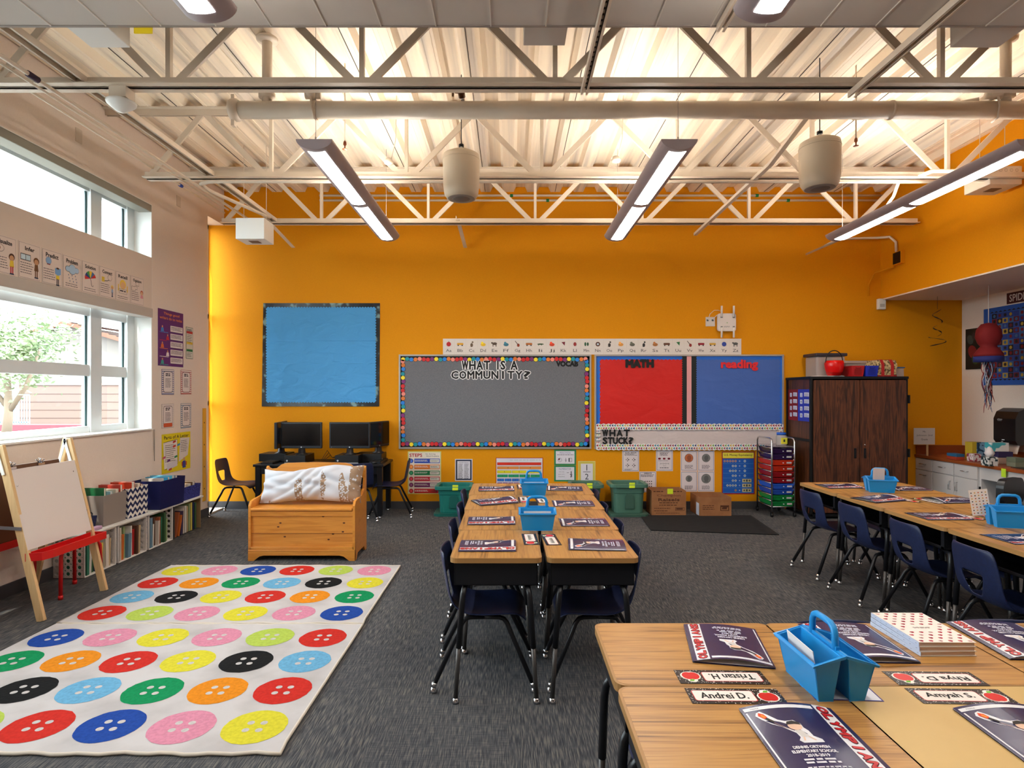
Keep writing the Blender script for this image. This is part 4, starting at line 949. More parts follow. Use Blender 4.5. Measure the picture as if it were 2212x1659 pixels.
for q, (a, b, nm) in enumerate(cells):
    y = a; k = 0
    order = [[1, 9, 7, 2, 6, 3, 4, 8], [4, 10, 12, 6, 9, 5, 13, 8], [6, 9, 13, 4, 0, 1, 7, 12]][q]
    while y < b-.02 and k < len(order):
        w = [.032, .02, .045, .028, .036, .022, .03, .026][(k*3+q) % 8]; hh = [.27, .22, .3, .24, .29, .26, .28, .23][(k*5+q*2) % 8]
        if y+w > b: break
        book(SX1-.012-.01*(k % 3), y, w, hh, .19, -.05 if k % 2 else 0, order[k], '%s book standing in the white %s' % (BN[order[k]], nm))
        y += w+.010; k += 1
# open end bay with grey side
tag(MB().box(SX0, SX1-.01, 6.275, 6.29, .0, .344, GREYM).build('shelf_upright'), 'grey upright board under the long white board', 'support')
tag(MB().box(SX0, SX1-.02, 6.82, 6.835, 0, .344, C(150, 120, 80, .7)).build('cardboard_end'), 'cardboard end piece under the far end of the long white board', 'support')
y = 6.31
for k, (w, hh, ci) in enumerate(((.03, .26, 0), (.028, .22, 10), (.03, .25, 11), (.024, .27, 4), (.03, .29, 9), (.022, .28, 8), (.03, .30, 12), (.03, .305, 3), (.03, .30, 2), (.03, .29, 7))):
    book(SX1-.02, y, w, hh, .2, [-.28, -.3, -.1, 0, 0, .02, 0, 0, .0, 0][k], ci, '%s book in the open bay at the far end of the white board' % BN[ci]); y += w+(.03 if k < 2 else .012)
# bins on the board
def m_zig():
    m, n, l, p = newmat('navy_and_white_zigzag_fabric')
    tc = n.new('ShaderNodeTexCoord'); sx = n.new('ShaderNodeSeparateXYZ'); l.new(tc.outputs['Object'], sx.inputs[0])
    ad = n.new('ShaderNodeMath'); ad.operation = 'ADD'; l.new(sx.outputs[0], ad.inputs[0]); l.new(sx.outputs[1], ad.inputs[1])
    pp = n.new('ShaderNodeMath'); pp.operation = 'PINGPONG'; pp.inputs[1].default_value = .034; l.new(ad.outputs[0], pp.inputs[0])
    a2 = n.new('ShaderNodeMath'); a2.operation = 'ADD'; l.new(pp.outputs[0], a2.inputs[0]); l.new(sx.outputs[2], a2.inputs[1])
    md = n.new('ShaderNodeMath'); md.operation = 'MODULO'; md.inputs[1].default_value = .062; l.new(a2.outputs[0], md.inputs[0])
    gt = n.new('ShaderNodeMath'); gt.operation = 'GREATER_THAN'; gt.inputs[1].default_value = .031; l.new(md.outputs[0], gt.inputs[0])
    r_ = ramp(n, l, gt.outputs[0], [(0, (20, 30, 78)), (1, (226, 220, 214))]); l.new(r_.outputs[0], p.inputs['Base Color']); p.inputs['Roughness'].default_value = .9
    return m
def bin_(nm, lab, x0, x1, y0, y1, h, mat, flare=.0, t=.005):
    o = empty(nm, lab, 'bin', ((x0+x1)/2, (y0+y1)/2, .3625)); a, b = (x1-x0)/2, (y1-y0)/2
    m = MB(); R = lambda x, y, z: [(-x, -y, z), (x, -y, z), (x, y, z), (-x, y, z)]
    vs = R(a-flare, b-flare, 0)+R(a, b, h)+R(a-t, b-t, h)+R(a-flare-t, b-flare-t, .006); q = lambda c, d: [(c+i, c+(i+1) % 4, d+(i+1) % 4, d+i) for i in range(4)]
    m.add(vs, [(3, 2, 1, 0), (12, 13, 14, 15)]+q(0, 4)+q(4, 8)+q(8, 12), mat); m.build('shell', o, bevel=.004)
    return o
bin_('fabric_bin', 'grey cube fabric bin full of big books on the white board', -3.765, -3.53, 5.22, 5.535, .27, C(140, 130, 124, .85), .006)
zb = bin_('fabric_bin', 'navy and white zigzag fabric bin on the white board', -3.765, -3.53, 5.56, 5.86, .275, m_zig(), .004)
bin_('storage_bin', 'deep solid navy bin on the white board', -3.765, -3.47, 5.97, 6.42, .285, C(22, 28, 84, .45), .012)
bin_('woven_basket', 'low blue woven basket at the far end of the white board', -3.765, -3.51, 6.47, 6.82, .145, noisy('blue_woven_plastic', [(.4, (26, 30, 96)), (.6, (64, 72, 160))], nscale=90, detail=1, rough=.7, bumps=.6, dist=.004), .008)
bin_('woven_basket', 'small dark blue woven basket beside the grey bin', -3.70, -3.56, 5.045, 5.185, .11, noisy('dark_woven_plastic', [(.4, (16, 20, 50)), (.6, (40, 48, 92))], nscale=90, detail=1, rough=.7, bumps=.6, dist=.004), .012)
m = MB()
for i in range(9):
    c0 = Vector((random.uniform(-.04, .04), random.uniform(-.04, .04), random.uniform(-.02, .05))); m.tube([c0+Vector((.022*math.cos(t), .012*math.sin(t)*1.5, .022*math.sin(t))) for t in [j*.7 for j in range(9)]], .005, C(220, 216, 214) if i % 2 else C(30, 30, 36), 6, closed=True)
tag(m.build('ribbon_bundle', loc=(-3.63, 5.115, .50)), 'black and white ribbons heaped in the small dark basket', 'ribbons')
def loosebook(x, y, z, sx, sy, sz, c, lab, tilt=0, rz=0):
    b_ = empty('book', lab, 'book', group='books in the bins'); b_.matrix_local = Matrix.Translation((x, y, z)) @ Matrix.Rotation(rz, 4, 'Z') @ Matrix.Rotation(tilt, 4, 'X')
    cm = C(*c, .4)
    MB().box(-sx/2, sx/2, -sy/2, -sy/2+.002, 0, sz, cm).box(-sx/2, sx/2, sy/2-.002, sy/2, 0, sz, cm).build('cover', b_)
    MB().box(-sx/2+.003, sx/2-.003, -sy/2+.002, sy/2-.002, .003, sz-.003, C(216, 208, 196, .8)).build('pages', b_)
for a in ((-3.65, 5.26, .40, .21, .025, .295, (24, 104, 62), 'big dark green picture book rising from the grey bin'), (-3.65, 5.36, .40, .19, .03, .25, (150, 190, 200), 'pale blue book in the grey bin'), (-3.65, 5.43, .40, .2, .04, .26, (206, 196, 176), 'cream book in the grey bin'), (-3.65, 5.49, .40, .2, .03, .29, (180, 60, 50), 'brick red book at the back of the grey bin'),
          (-3.65, 5.66, .40, .2, .045, .29, (206, 66, 40), 'orange-red book rising from the zigzag bin'), (-3.64, 5.74, .40, .19, .04, .265, (190, 176, 160), 'beige book in the zigzag bin'), (-3.65, 5.80, .40, .19, .03, .25, (120, 40, 40), 'dark red book in the zigzag bin'),
          (-3.63, 6.10, .40, .21, .03, .26, (222, 214, 206), 'white book in the deep navy bin'), (-3.62, 6.17, .40, .23, .035, .265, (60, 170, 216), 'light blue book in the deep navy bin'), (-3.62, 6.25, .40, .23, .035, .27, (90, 190, 220), 'cyan book in the deep navy bin'), (-3.62, 6.32, .40, .22, .03, .26, (150, 150, 160), 'grey book in the deep navy bin'),
          (-3.64, 6.56, .39, .19, .05, .14, (216, 190, 160), 'peach book in the low woven basket'), (-3.64, 6.64, .39, .19, .06, .135, (226, 216, 200), 'off-white book in the low woven basket'), (-3.64, 6.73, .39, .19, .05, .145, (120, 90, 60), 'brown book in the low woven basket')): loosebook(*a)
# ================================================================ drawer cart
dc = empty('drawer_cart', 'chrome rolling cart with ten rainbow drawers beside the walnut cabinet', 'cart', (3.345, 7.60, 0), math.radians(2))
W2, D2 = .142, .20
for sx in (-1, 1):
    MB().tube([(sx*W2, -D2, .05), (sx*W2, -D2, .92), (sx*W2, -D2+.02, .955), (sx*W2, -D2+.06, .965), (sx*W2, D2-.06, .965), (sx*W2, D2-.02, .955), (sx*W2, D2, .92), (sx*W2, D2, .05)], .0105, CHROME, 12).build('side_frame', dc)
    for k in range(11): MB().tube([(sx*W2, -D2, .125+k*.072), (sx*W2, D2, .125+k*.072)], .006, CHROME, 8).build('side_rail', dc)
    for y in (-D2, D2): MB().lathe([(0, -.012), (.022, -.012), (.025, 0), (.022, .012), (0, .012)], BLACK, 14, (sx*W2, y, .025), 'x').box(sx*W2-.014, sx*W2+.014, y-.012, y+.012, .035, .06, BLACK).build('caster', dc)
for y in (-D2, D2): MB().tube([(-W2, y, .125), (W2, y, .125)], .006, CHROME, 8).build('cross_rail', dc)
MB().prism(rrect(-W2+.004, -D2-.01, W2-.004, D2+.01, .02), .86, .868, m_clear('smoky_clear_top', (150, 140, 150), .6)).build('top_tray', dc)
DCOL = [(22, 130, 60), (24, 140, 66), (34, 76, 176), (42, 92, 200), (150, 20, 28), (156, 22, 30), (196, 46, 24), (206, 52, 26), (50, 26, 74), (46, 24, 68)]
for k, c in enumerate(DCOL):
    z = .13+k*.072; y = -D2+.006-(.012 if k in (0, 3, 6) else 0); m = MB(); cm = C(*c, .22)
    b0 = [(-W2+.028, y+.01), (W2-.028, y+.01), (W2-.028, D2-.01), (-W2+.028, D2-.01)]; b1 = [(-W2+.012, y-.006), (W2-.012, y-.006), (W2-.012, D2-.004), (-W2+.012, D2-.004)]
    vs = [(a, b, z) for a, b in b0]+[(a, b, z+.060) for a, b in b1]; m.add(vs, [(0, 3, 2, 1), (0, 1, 5, 4), (1, 2, 6, 5), (2, 3, 7, 6), (3, 0, 4, 7)], cm).box(-W2+.008, W2-.008, y-.012, y-.002, z+.055, z+.062, cm)
    o = m.build('drawer', dc, solid=.002)
    MB().lathe([(0, -.018), (.006, -.014), (.005, 0)], C(230, 226, 224), 10, (0, y+.002, z+.03), 'y').build('drawer_knob', o); MB().box(.045, .105, y-.0045, y+.002, z+.022, z+.042, C(196, 190, 190)).build('drawer_label', o)
jr = empty('plastic_jar', 'clear jar with blue lid and yellow label on top of the drawer cart', 'jar', (3.41, 7.58, .869))
MB().lathe([(.0, .0), (.06, .0), (.064, .01), (.064, .11), (.05, .13)], CLEAR, 20).build('jar_body', jr)
MB().lathe([(.056, .128), (.056, .158), (.0, .16)], C(30, 90, 190, .35), 20).build('lid', jr)
MB().box(-.03, .045, -.068, -.05, .02, .095, C(224, 214, 60, .4)).box(-.004, .016, -.070, -.067, .045, .075, C(40, 60, 50)).build('jar_label', jr)
# ================================================================ walnut cabinet
X0, X1, YF, ZT = 3.62, 4.80, 7.27, 1.725
wc = empty('wardrobe_cabinet', 'tall dark walnut cabinet with two doors and black edges', 'cabinet', (X0, YF, 0))
WW, DD = X1-X0, YB-YF-.005
m = MB().box(.02, .035, .03, DD, .05, ZT-.03, WALNUT).box(WW-.035, WW-.02, .03, DD, .05, ZT-.03, WALNUT).box(.02, WW-.02, DD-.01, DD, .05, ZT-.03, WALNUT); m.build('carcass', wc)
m = MB().box(-.005, WW+.005, -.01, DD, ZT-.03, ZT, BLACK)
for y in (.0, DD-.03): m.box(0, .03, y, y+.03, 0, ZT-.03, BLACK).box(WW-.03, WW, y, y+.03, 0, ZT-.03, BLACK)
m.box(.004, .02, .03, DD-.03, .93, .96, BLACK).box(0, WW, .0, DD, .03, .06, BLACK).build('black_frame', wc, bevel=.003)
for a, b, s in ((.034, WW/2-.004, 1), (WW/2+.004, WW-.03, -1)):
    d_ = MB().prism(rrect(a, .08, b, ZT-.045, .02), -.018, .0, WALNUT, 'y').build('cabinet_door', wc)
    hx = (b-.055) if s > 0 else (a+.055); MB().box(hx-.014, hx+.014, -.026, -.016, .74, .86, BLACK).box(hx-.007, hx+.007, -.032, -.026, .76, .84, BLK2).build('handle', d_, bevel=.004)
    if s < 0: MB().lathe([(0, -.024), (.01, -.022), (.01, -.016)], CHROME, 12, (hx, 0, .90), 'y').build('lock', d_)
for z in (1.45, .8): MB().box(WW, WW+.02, -.012, .01, z-.05, z+.05, BLACK).build('hinge', wc)
# pocket chart on the cabinet side
for (y0, y1, c, nums, lab) in ((7.88, 7.62, (128, 24, 28), '1357', 'red pocket chart of white cards on the cabinet side'), (7.615, 7.31, (40, 56, 170), '2468', 'blue pocket chart of white cards on the cabinet side')):
    m = MB(); w_ = y0-y1; m.box(0, w_, 0, .395, 0, .003, C(*c, .6))
    for r in range(4):
        z = .30-r*.085
        m.rect(w_*.18, z, w_*.38, z+.05, .0036, C(214, 216, 232)).text(nums[r], w_*.28, z+.025, .034, .0042, C(40, 40, 60), bold=.03)
        m.rect(w_*.52, z+.006, w_*.92, z+.056, .0036, C(214, 216, 232)).lines(w_*.55, w_*.9, z+.04, .005, .0042, C(90, 90, 110), 4, .011)
    o = m.build('pocket_chart'); o.matrix_local = fr('right', X0+.0195, y0, 1.175); tag(o, lab, 'pocket chart')
# things on top of the cabinet
zt = ZT+.001
tote = empty('storage_tote', 'clear tote with smoky black lid on the cabinet behind the red pail', 'tote', (4.02, 7.70, zt))
MB().box(-.18, .18, -.15, .15, 0, .26, CLEAR).build('tote_body', tote, bevel=.02); MB().box(-.2, .2, -.17, .17, .26, .30, C(56, 50, 58, .4)).build('lid', tote, bevel=.01)
pail = empty('treat_pail', 'glossy red pail with black loop handle on the cabinet', 'pail', (3.99, 7.42, zt+.012))
MB().lathe([(0, 0), (.075, .0), (.085, .02), (.108, .10), (.112, .15), (.10, .185), (.095, .185), (.09, .02)], C(214, 18, 16, .2), 32).build('pail_body', pail)
MB().tube([(-.105*math.cos(t), 0, .15+.16*math.sin(t)**.8) for t in [math.pi*i/14 for i in range(15)]], .006, BLACK, 8).build('pail_handle', pail)
m = MB()
for i in range(6): m.box(-.2+.01*i, .17-.004*i, -.10, .08, i*.0018, i*.0018+.0014, C(214, 206, 202))
tag(m.build('paper_stack', loc=(3.92, 7.46, zt)), 'loose white papers under the red pail on the cabinet', 'paper')
def basket(x, y, c, lab):
    o = empty('book_basket', lab, 'basket', (x, y, zt), group='small plastic baskets'); m = MB(); cm = C(*c, .45)
    R = lambda a, b, z: [(-a, -b, z), (a, -b, z), (a, b, z), (-a, b, z)]; q = lambda c_, d: [(c_+i, c_+(i+1) % 4, d+(i+1) % 4, d+i) for i in range(4)]
    m.add(R(.068, .11, 0)+R(.08, .125, .13)+R(.074, .118, .13)+R(.063, .105, .004), [(3, 2, 1, 0), (12, 13, 14, 15)]+q(0, 4)+q(4, 8)+q(8, 12), cm)
    m.build('basket_body', o, bevel=.003)
    g = MB(); dk = C(*[int(v*.6) for v in c], .5)
    for i in range(5): g.box(-.045, .045, -.114-.002*i-.0022, -.110-.002*i, .025+i*.014, .029+i*.014, dk)
    g.tube([(-.028, -.125, .115), (-.028, -.124, .10), (.028, -.124, .10), (.028, -.125, .115)], .003, dk, 6); g.build('basket_slots', o)
basket(4.215, 7.42, (176, 24, 28), 'small red plastic basket right of the pail')
basket(4.385, 7.42, (30, 50, 180), 'small blue plastic basket right of the red one')
hb = empty('patterned_box', 'tan patterned hinged box with two red straps on the cabinet', 'box', (4.585, 7.45, zt))
PT = noisy('tan_newsprint_card', [(.42, (96, 78, 50)), (.5, (196, 172, 124)), (.7, (204, 182, 134))], nscale=34, detail=3, rough=.7)
MB().box(-.115, .115, -.12, .12, 0, .13, PT).prism([(-.125, .10), (-.128, .145), (-.09, .20), (.09, .20), (.128, .145), (.125, .10)], -.12, .12, PT, 'x').build('box_body', hb, bevel=.004)
for x in (-.058, .058): MB().prism([(-.128, .0), (-.131, .146), (-.091, .204), (.09, .204), (.12, .15), (.12, .2), (.09, .208), (-.093, .208), (-.135, .148), (-.132, 0)], x-.018, x+.018, C(178, 36, 34, .5), 'x').build('strap', hb)
MB().box(-.116, .116, -.125, -.12, .0, .016, C(150, 30, 30)).build('trim_band', hb)
ll = empty('clear_tray', 'clear plastic lidded tray lying behind the patterned box', 'tray', (4.46, 7.72, zt))
MB().box(-.24, .24, -.14, .14, 0, .17, CLEAR).build('tray_body', ll, bevel=.01); MB().box(-.26, .26, -.16, .16, .17, .205, CLEAR).build('lid', ll, bevel=.01)
sbx = empty('shoebox_bin', 'small clear bin with pale blue lid at the right end of the cabinet top', 'bin', (4.755, 7.50, zt))
MB().box(-.07, .07, -.12, .12, 0, .105, CLEAR).build('bin_body', sbx, bevel=.006); MB().box(-.078, .078, -.13, .13, .105, .118, C(70, 100, 140, .4)).build('lid', sbx, bevel=.003); MB().box(-.03, .03, -.1, -.02, .004, .05, C(220, 206, 186)).build('contents', sbx)
# ================================================================ counter along the right wall
CTX, CTZ = 5.31, .72
cn = empty('worktop', 'reddish brown laminate worktop along the right wall', 'worktop', (CTX, 0, CTZ))
MB().box(0, XR-CTX-.003, 2.0, YB-.003, -.035, 0, COUNTER).build('top', cn, bevel=.004)
MB().box(.02, XR-CTX-.02, YB-.02, YB-.003, 0, .12, COUNTER).box(XR-CTX-.02, XR-CTX-.003, 2.0, YB-.02, 0, .12, COUNTER).build('backsplash', cn)
CBN = C(206, 200, 198, .45); SEAM = C(60, 56, 56)
def cab(y0, y1, lab, doors, drawers):
    c = empty('base_cabinet', lab, 'cabinet', (CTX+.03, y0, 0), group='base cabinets'); w_ = y1-y0
    MB().box(0, .58, .002, w_-.002, .09, .684, CBN).box(.06, .56, 0, w_, 0, .09, SEAM).build('carcass', c)
    for i in range(drawers):
        a, b = w_*i/drawers+.006, w_*(i+1)/drawers-.006; d_ = MB().box(-.018, 0, a, b, .535, .678, CBN).build('drawer', c, bevel=.002)
        mid = (a+b)/2; MB().tube([(-.018, mid-.045, .61), (-.045, mid-.045, .61), (-.045, mid+.045, .61), (-.018, mid+.045, .61)], .004, CHROME, 8).build('handle', d_)
    for i in range(doors):
        a, b = w_*i/doors+.006, w_*(i+1)/doors-.006; d_ = MB().box(-.018, 0, a, b, .10, .525, CBN).build('cabinet_door', c, bevel=.002)
        hy = (a+.05) if i == 1 else (b-.05)
        if doors == 1: hy = (a+b)/2; MB().tube([(-.018, hy-.045, .47), (-.045, hy-.045, .47), (-.045, hy+.045, .47), (-.018, hy+.045, .47)], .004, CHROME, 8).build('handle', d_)
        else: MB().tube([(-.018, hy, .36), (-.045, hy, .36), (-.045, hy, .46), (-.018, hy, .46)], .004, CHROME, 8).build('handle', d_)
cab(7.60, 7.915, 'narrow base cabinet in the dim corner by the orange wall', 1, 1)
cab(6.86, 7.595, 'white two-door base cabinet under the reddish worktop', 2, 2)
kp = empty('knee_space_panel', 'white desk apron and side panel beside the two-door cabinet', 'panel', (CTX+.03, 6.855, 0))
MB().box(0, .58, -.03, 0, 0, .684, CBN).build('side_panel', kp); MB().box(0, .02, -1.6, -.03, .55, .684, CBN).build('apron', kp); MB().box(.56, .58, -1.6, -.03, 0, .684, C(150, 146, 146)).build('back_panel', kp)
MB().box(-.012, 0, -.022, -.005, .36, .46, BLACK).build('hinge', kp)
cab(4.5, 5.24, 'white base cabinet under the worktop past the knee space', 2, 2)
tag(MB().box(-.002, 0, -.03, .03, -.09, 0, C(190, 226, 50)).build('sticky_note', loc=(CTX-.001, 6.48, .71)), 'yellow-green sticky note hanging on the worktop edge', 'note')
sk = empty('sink', 'dark steel sink set in the reddish worktop', 'sink', (5.62, 6.2, CTZ)); MB().box(-.22, .22, -.3, .3, .0, .006, C(60, 58, 60, .3, .7)).build('rim', sk, bevel=.002)
# sign on a stick
sg = empty('stick_sign', 'white class sign on a wooden stick at the counter corner', 'sign', (bx(2003, 7.72), 7.72, CTZ))
MB().box(-.012, .012, -.004, .004, .0, .16, PALE).build('stick', sg)
m = MB(); m.M = Matrix(((1, 0, 0, -.04), (0, 0, -1, -.005), (0, 1, 0, .25), (0, 0, 0, 1))); m.box(-.135, .135, -.105, .105, -.004, 0, C(206, 196, 190)).text('Ms.', 0, .06, .022, .0006, C(60, 56, 60)).text('Johnson- 2nd', 0, .01, .026, .0006, C(60, 56, 60), w=.20).text('Grade', 0, -.04, .024, .0006, C(60, 56, 60)); m.build('sign_board', sg)
# tissue boxes and other boxes on the counter
def tbox(x, y, w, d, h, z, mat, lab, tissue=False, rz=0):
    o = empty('tissue_box' if tissue else 'carton_box', lab, 'box', (x, y, CTZ+.001+z), rz); MB().box(-w/2, w/2, -d/2, d/2, 0, h, mat).build('box_body', o, bevel=.003)
    if tissue: MB().lathe([(.03, h), (.05, h+.04), (.035, h+.07), (.02, h+.10), (.0, h+.115)], C(216, 206, 206), 9).build('tissue', o)
def pat(nm, a, b, s): return noisy(nm, [(.46, a), (.5, b)], nscale=s, detail=1, rough=.5)
Y1 = 6.9
tbox(bx(2081, 7.2)-.02, 7.3, .10, .16, .035, 0, C(170, 60, 34), 'flat orange box at the counter corner')
tbox(bx(2081, 7.2)-.02, 7.3, .10, .16, .035, .0365, C(40, 100, 140), 'flat blue box stacked on the flat orange one')
tbox(bx(2104, 7.1), 7.1, .10, .10, .09, 0, pat('red_white_lattice', (150, 60, 70), (216, 206, 204), 30), 'red and white lattice tissue box on the counter')
tbox(bx(2104, 7.25)-.02, 7.24, .11, .11, .115, .0, C(196, 166, 40), 'yellow carton behind the lattice tissue box')
tbox(bx(2104, 7.25)-.02, 7.24, .11, .11, .10, .1165, C(190, 160, 44), 'yellow carton stacked topmost behind the lattice box')
tbox(bx(2122, 7.15)+.01, 7.24, .10, .12, .215, 0, pat('navy_dotted', (30, 60, 90), (120, 160, 190), 22), 'tall navy dotted carton beside the yellow ones')
tbox(bx(2131, 6.7), 6.66, .105, .105, .10, 0, pat('black_white_leaf', (30, 50, 56), (216, 214, 210), 26), 'black and white leaf tissue box with a tissue pulled out', True)
tbox(bx(2160, 6.9), 6.86, .19, .12, .07, 0, C(170, 146, 130), 'beige carton under the dark purple box on the counter')
tbox(bx(2160, 6.9), 6.88, .17, .12, .065, .0715, C(44, 34, 76), 'dark purple box on the beige carton')
tbox(bx(2150, 7.0)-.02, 7.02, .2, .1, .10, .137, pat('white_teal_burst', (60, 160, 170), (216, 214, 210), 9), 'white and teal patterned box topmost on the counter stack')
for o in list(bpy.data.objects):
    if o.name.startswith('carton_box') and o.get('label', '').startswith('white and teal'): o.location = (bx(2150, 6.9), 6.88, CTZ+.139)
tbox(bx(2190, 6.6), 6.58, .10, .12, .05, 0, C(120, 124, 104), 'olive carton lower at the end of the counter stack')
tbox(bx(2190, 6.6), 6.58, .10, .12, .05, .0515, C(104, 112, 92), 'olive carton upper at the end of the counter stack')
# towel dispenser
td_ = empty('towel_dispenser', 'black paper towel dispenser on the beige right wall', 'dispenser', (XR, 6.95, .93))
MB().prism([(0, 0), (-.20, 0), (-.235, .05), (-.235, .30), (-.20, .38), (-.12, .42), (0, .42)], -.15, .16, C(24, 22, 24, .25), 'y').build('housing', td_, bevel=.015, seg=3)
m = MB(); m.M = fr('right', -.2362, .1, .0)
m.text('enMotion', .03, .29, .018, 0, C(190, 186, 184), w=.07).rect(.0, .272, .06, .276, 0, C(150, 146, 144)).rect(.06, .05, .10, .058, 0, C(216, 214, 212)).rect(.05, .03, .08, .036, 0, C(190, 186, 184)); m.build('markings', td_)
MB().add([(-.16, -.12, .005), (-.16, .12, .005), (-.19, .12, -.10), (-.19, -.12, -.10)], [(0, 1, 2, 3)], C(206, 188, 176)).build('paper_towel', td_, solid=.002)
# right wall board, sign, canvas, hanging things
def patches():
    m = MB(); m.box(0, 2.3, 0, .95, 0, .012, C(36, 84, 170, .7)); cs = [(120, 24, 26), (40, 60, 130), (170, 140, 50), (30, 26, 34), (96, 30, 40), (60, 96, 140)]
    for i in range(26):
        for j in range(12):
            c = cs[(i*7+j*3+(i*j) % 4) % 6]; m.rect(.13+i*.08, .085+j*.066, .13+i*.08+.076, .085+j*.066+.062, .0126, C(*c, .8))
            c2 = cs[(i*5+j*2+1) % 6]; m.disc(.168+i*.08, .116+j*.066, .02, .013, C(*c2, .8), 10)
    for i in range(34):
        for yy, s in ((.075, -1), (.885, 1)): m.poly([(.10+i*.064, yy), (.10+i*.064+.064, yy), (.10+i*.064+.032, yy+s*.02)], .0124, C(20, 20, 24))
    return m
o = patches().build('bulletin_board'); o.matrix_local = fr('right', XR-.001, 7.54, 1.62); tag(o, 'blue bulletin board with small multicoloured squares on the right wall', 'bulletin board')
m = MB().box(0, .62, 0, .13, 0, .004, C(64, 14, 22, .5)).text('SPIDER-MAN', .31, .065, .085, .0046, C(206, 196, 192), w=.54, bold=.02)
o = m.build('word_sign'); o.matrix_local = fr('right', XR-.001, 7.20, 2.585); tag(o, 'dark red word sign above the blue board', 'sign')
m = MB().box(0, .24, 0, .52, 0, .02, C(20, 22, 22, .5)); 
for i, (x, y, r, c) in enumerate(((.12, .22, .07, (120, 30, 28)), (.08, .38, .05, (60, 64, 60)), (.16, .12, .05, (40, 70, 44)), (.15, .42, .04, (50, 40, 40)))): m.disc(x, y, r, .0206+i*.0004, C(*c), 14, r*1.3, .5)
o = m.build('canvas_print'); o.matrix_local = fr('right', XR-.001, 7.83, 1.83); tag(o, 'tall narrow dark canvas print left of the blue board', 'picture')
pn = empty('hanging_pinata', 'plain red paper pinata with blue base and ribbon streamers hanging by the right wall', 'pinata', (5.40, 6.80, 0))
RP = C(118, 16, 20, .8); sc = 6.8/1300
def pzz(py): return bz(py, 6.8)
MB().lathe([(0, pzz(697)), (.07, pzz(700)), (.115, pzz(712)), (.125, pzz(728)), (.10, pzz(742)), (.075, pzz(748)), (.10, pzz(754)), (.135, pzz(764)), (.14, pzz(770))], RP, 20).build('body', pn)
MB().lathe([(.141, pzz(770)), (.141, pzz(782)), (0, pzz(782))], C(34, 44, 110, .8), 20).build('base_band', pn)
MB().tube([(0, 0, pzz(697)), (0, 0, 2.744)], .004, C(226, 220, 210), 6).build('string', pn)
m = MB()
for i in range(26):
    a = random.uniform(0, 6.28); r = random.uniform(0, .05); L = random.uniform(.3, .58); c = [(150, 40, 40), (60, 100, 150), (40, 40, 50), (190, 190, 200)][i % 4]
    m.tube([(r*math.cos(a)+.03*math.sin(t*6+i), r*math.sin(a), pzz(782)-L*t) for t in [k/8 for k in range(9)]], [.006]*8+[.003], C(*c, .5), 4, ell=.2)
m.build('streamers', pn)
m = MB(); zz0 = 2.744; xx0, yy0 = bx(2025, 7.6), 7.6
m.tube([(0, 0, zz0), (0, 0, zz0-.16)], .002, BLACK, 5)
for k, (r, z0_, z1_) in enumerate(((.05, .16, .34), (.045, .36, .50), (.09, .50, .62))):
    m.tube([(r*math.cos(t*6.3+k), r*math.sin(t*6.3+k), zz0-z0_-(z1_-z0_)*t) for t in [i/14 for i in range(15)]], [.002+.006*abs(math.sin(i*.9)) for i in range(15)], C(50, 34, 34, .3, .5), 5, ell=.3)
tag(m.build('swirl_decoration', loc=(xx0, yy0, 0)), 'dark foil swirl hanging from the soffit near the counter corner', 'decoration')
# office chair by the knee space
oc = empty('office_chair', 'black office chair at the counter, cut by the right edge', 'chair', (4.72, 5.35, 0), .5)
MB().prism(rrect(-.22, -.22, .22, .22, .07), .42, .49, BLK2).build('seat', oc, bevel=.02)
MB().prism(rrect(-.2, .50, .2, .74, .08), .20, .26, BLK2, 'y').build('backrest', oc, bevel=.02)
MB().tube([(0, 0, .08), (0, 0, .42)], .03, BLACK, 12).build('column', oc)
for k in range(5):
    a = k*2*math.pi/5; MB().bar((0, 0, .08), (.26*math.cos(a), .26*math.sin(a), .055), .04, .03, BLACK).lathe([(0, -.012), (.026, -.012), (.026, .012), (0, .012)], BLACK, 12, (.27*math.cos(a), .27*math.sin(a), .027), 'x').build('base_arm', oc)
# ================================================================ things on the orange wall
S_ = F/YB
def bframe(x0, y1, off=.001): return fr('back', bx(x0), YB-off, bz(y1))
def PX(v): return v/S_
def wavy(x0, y0, x1, y1, amp, wl):
    P = []
    def side(a, b, n_):
        k = max(2, int(math.hypot(b[0]-a[0], b[1]-a[1])/wl)); nx, ny = n_
        for i in range(k*4):
            t = i/(k*4); s = amp*abs(math.sin(math.pi*k*t)); P.append((a[0]+(b[0]-a[0])*t+nx*s, a[1]+(b[1]-a[1])*t+ny*s))
    side((x0, y0), (x1, y0), (0, -1)); side((x1, y0), (x1, y1), (1, 0)); side((x1, y1), (x0, y1), (0, 1)); side((x0, y1), (x0, y0), (-1, 0))
    return P
def paper(name, c, s=6, b=.5):
    m, n, l, p = newmat(name); p.inputs['Base Color'].default_value = L3(c); p.inputs['Roughness'].default_value = .55
    mp = coords(n, l, (1, 1.6, 1)); t = n.new('ShaderNodeTexNoise'); t.inputs['Scale'].default_value = s; t.inputs['Detail'].default_value = 3; t.inputs['Distortion'].default_value = .8
    l.new(mp.outputs[0], t.inputs[0]); bump(n, l, p, t.outputs[0], b, .05); return m
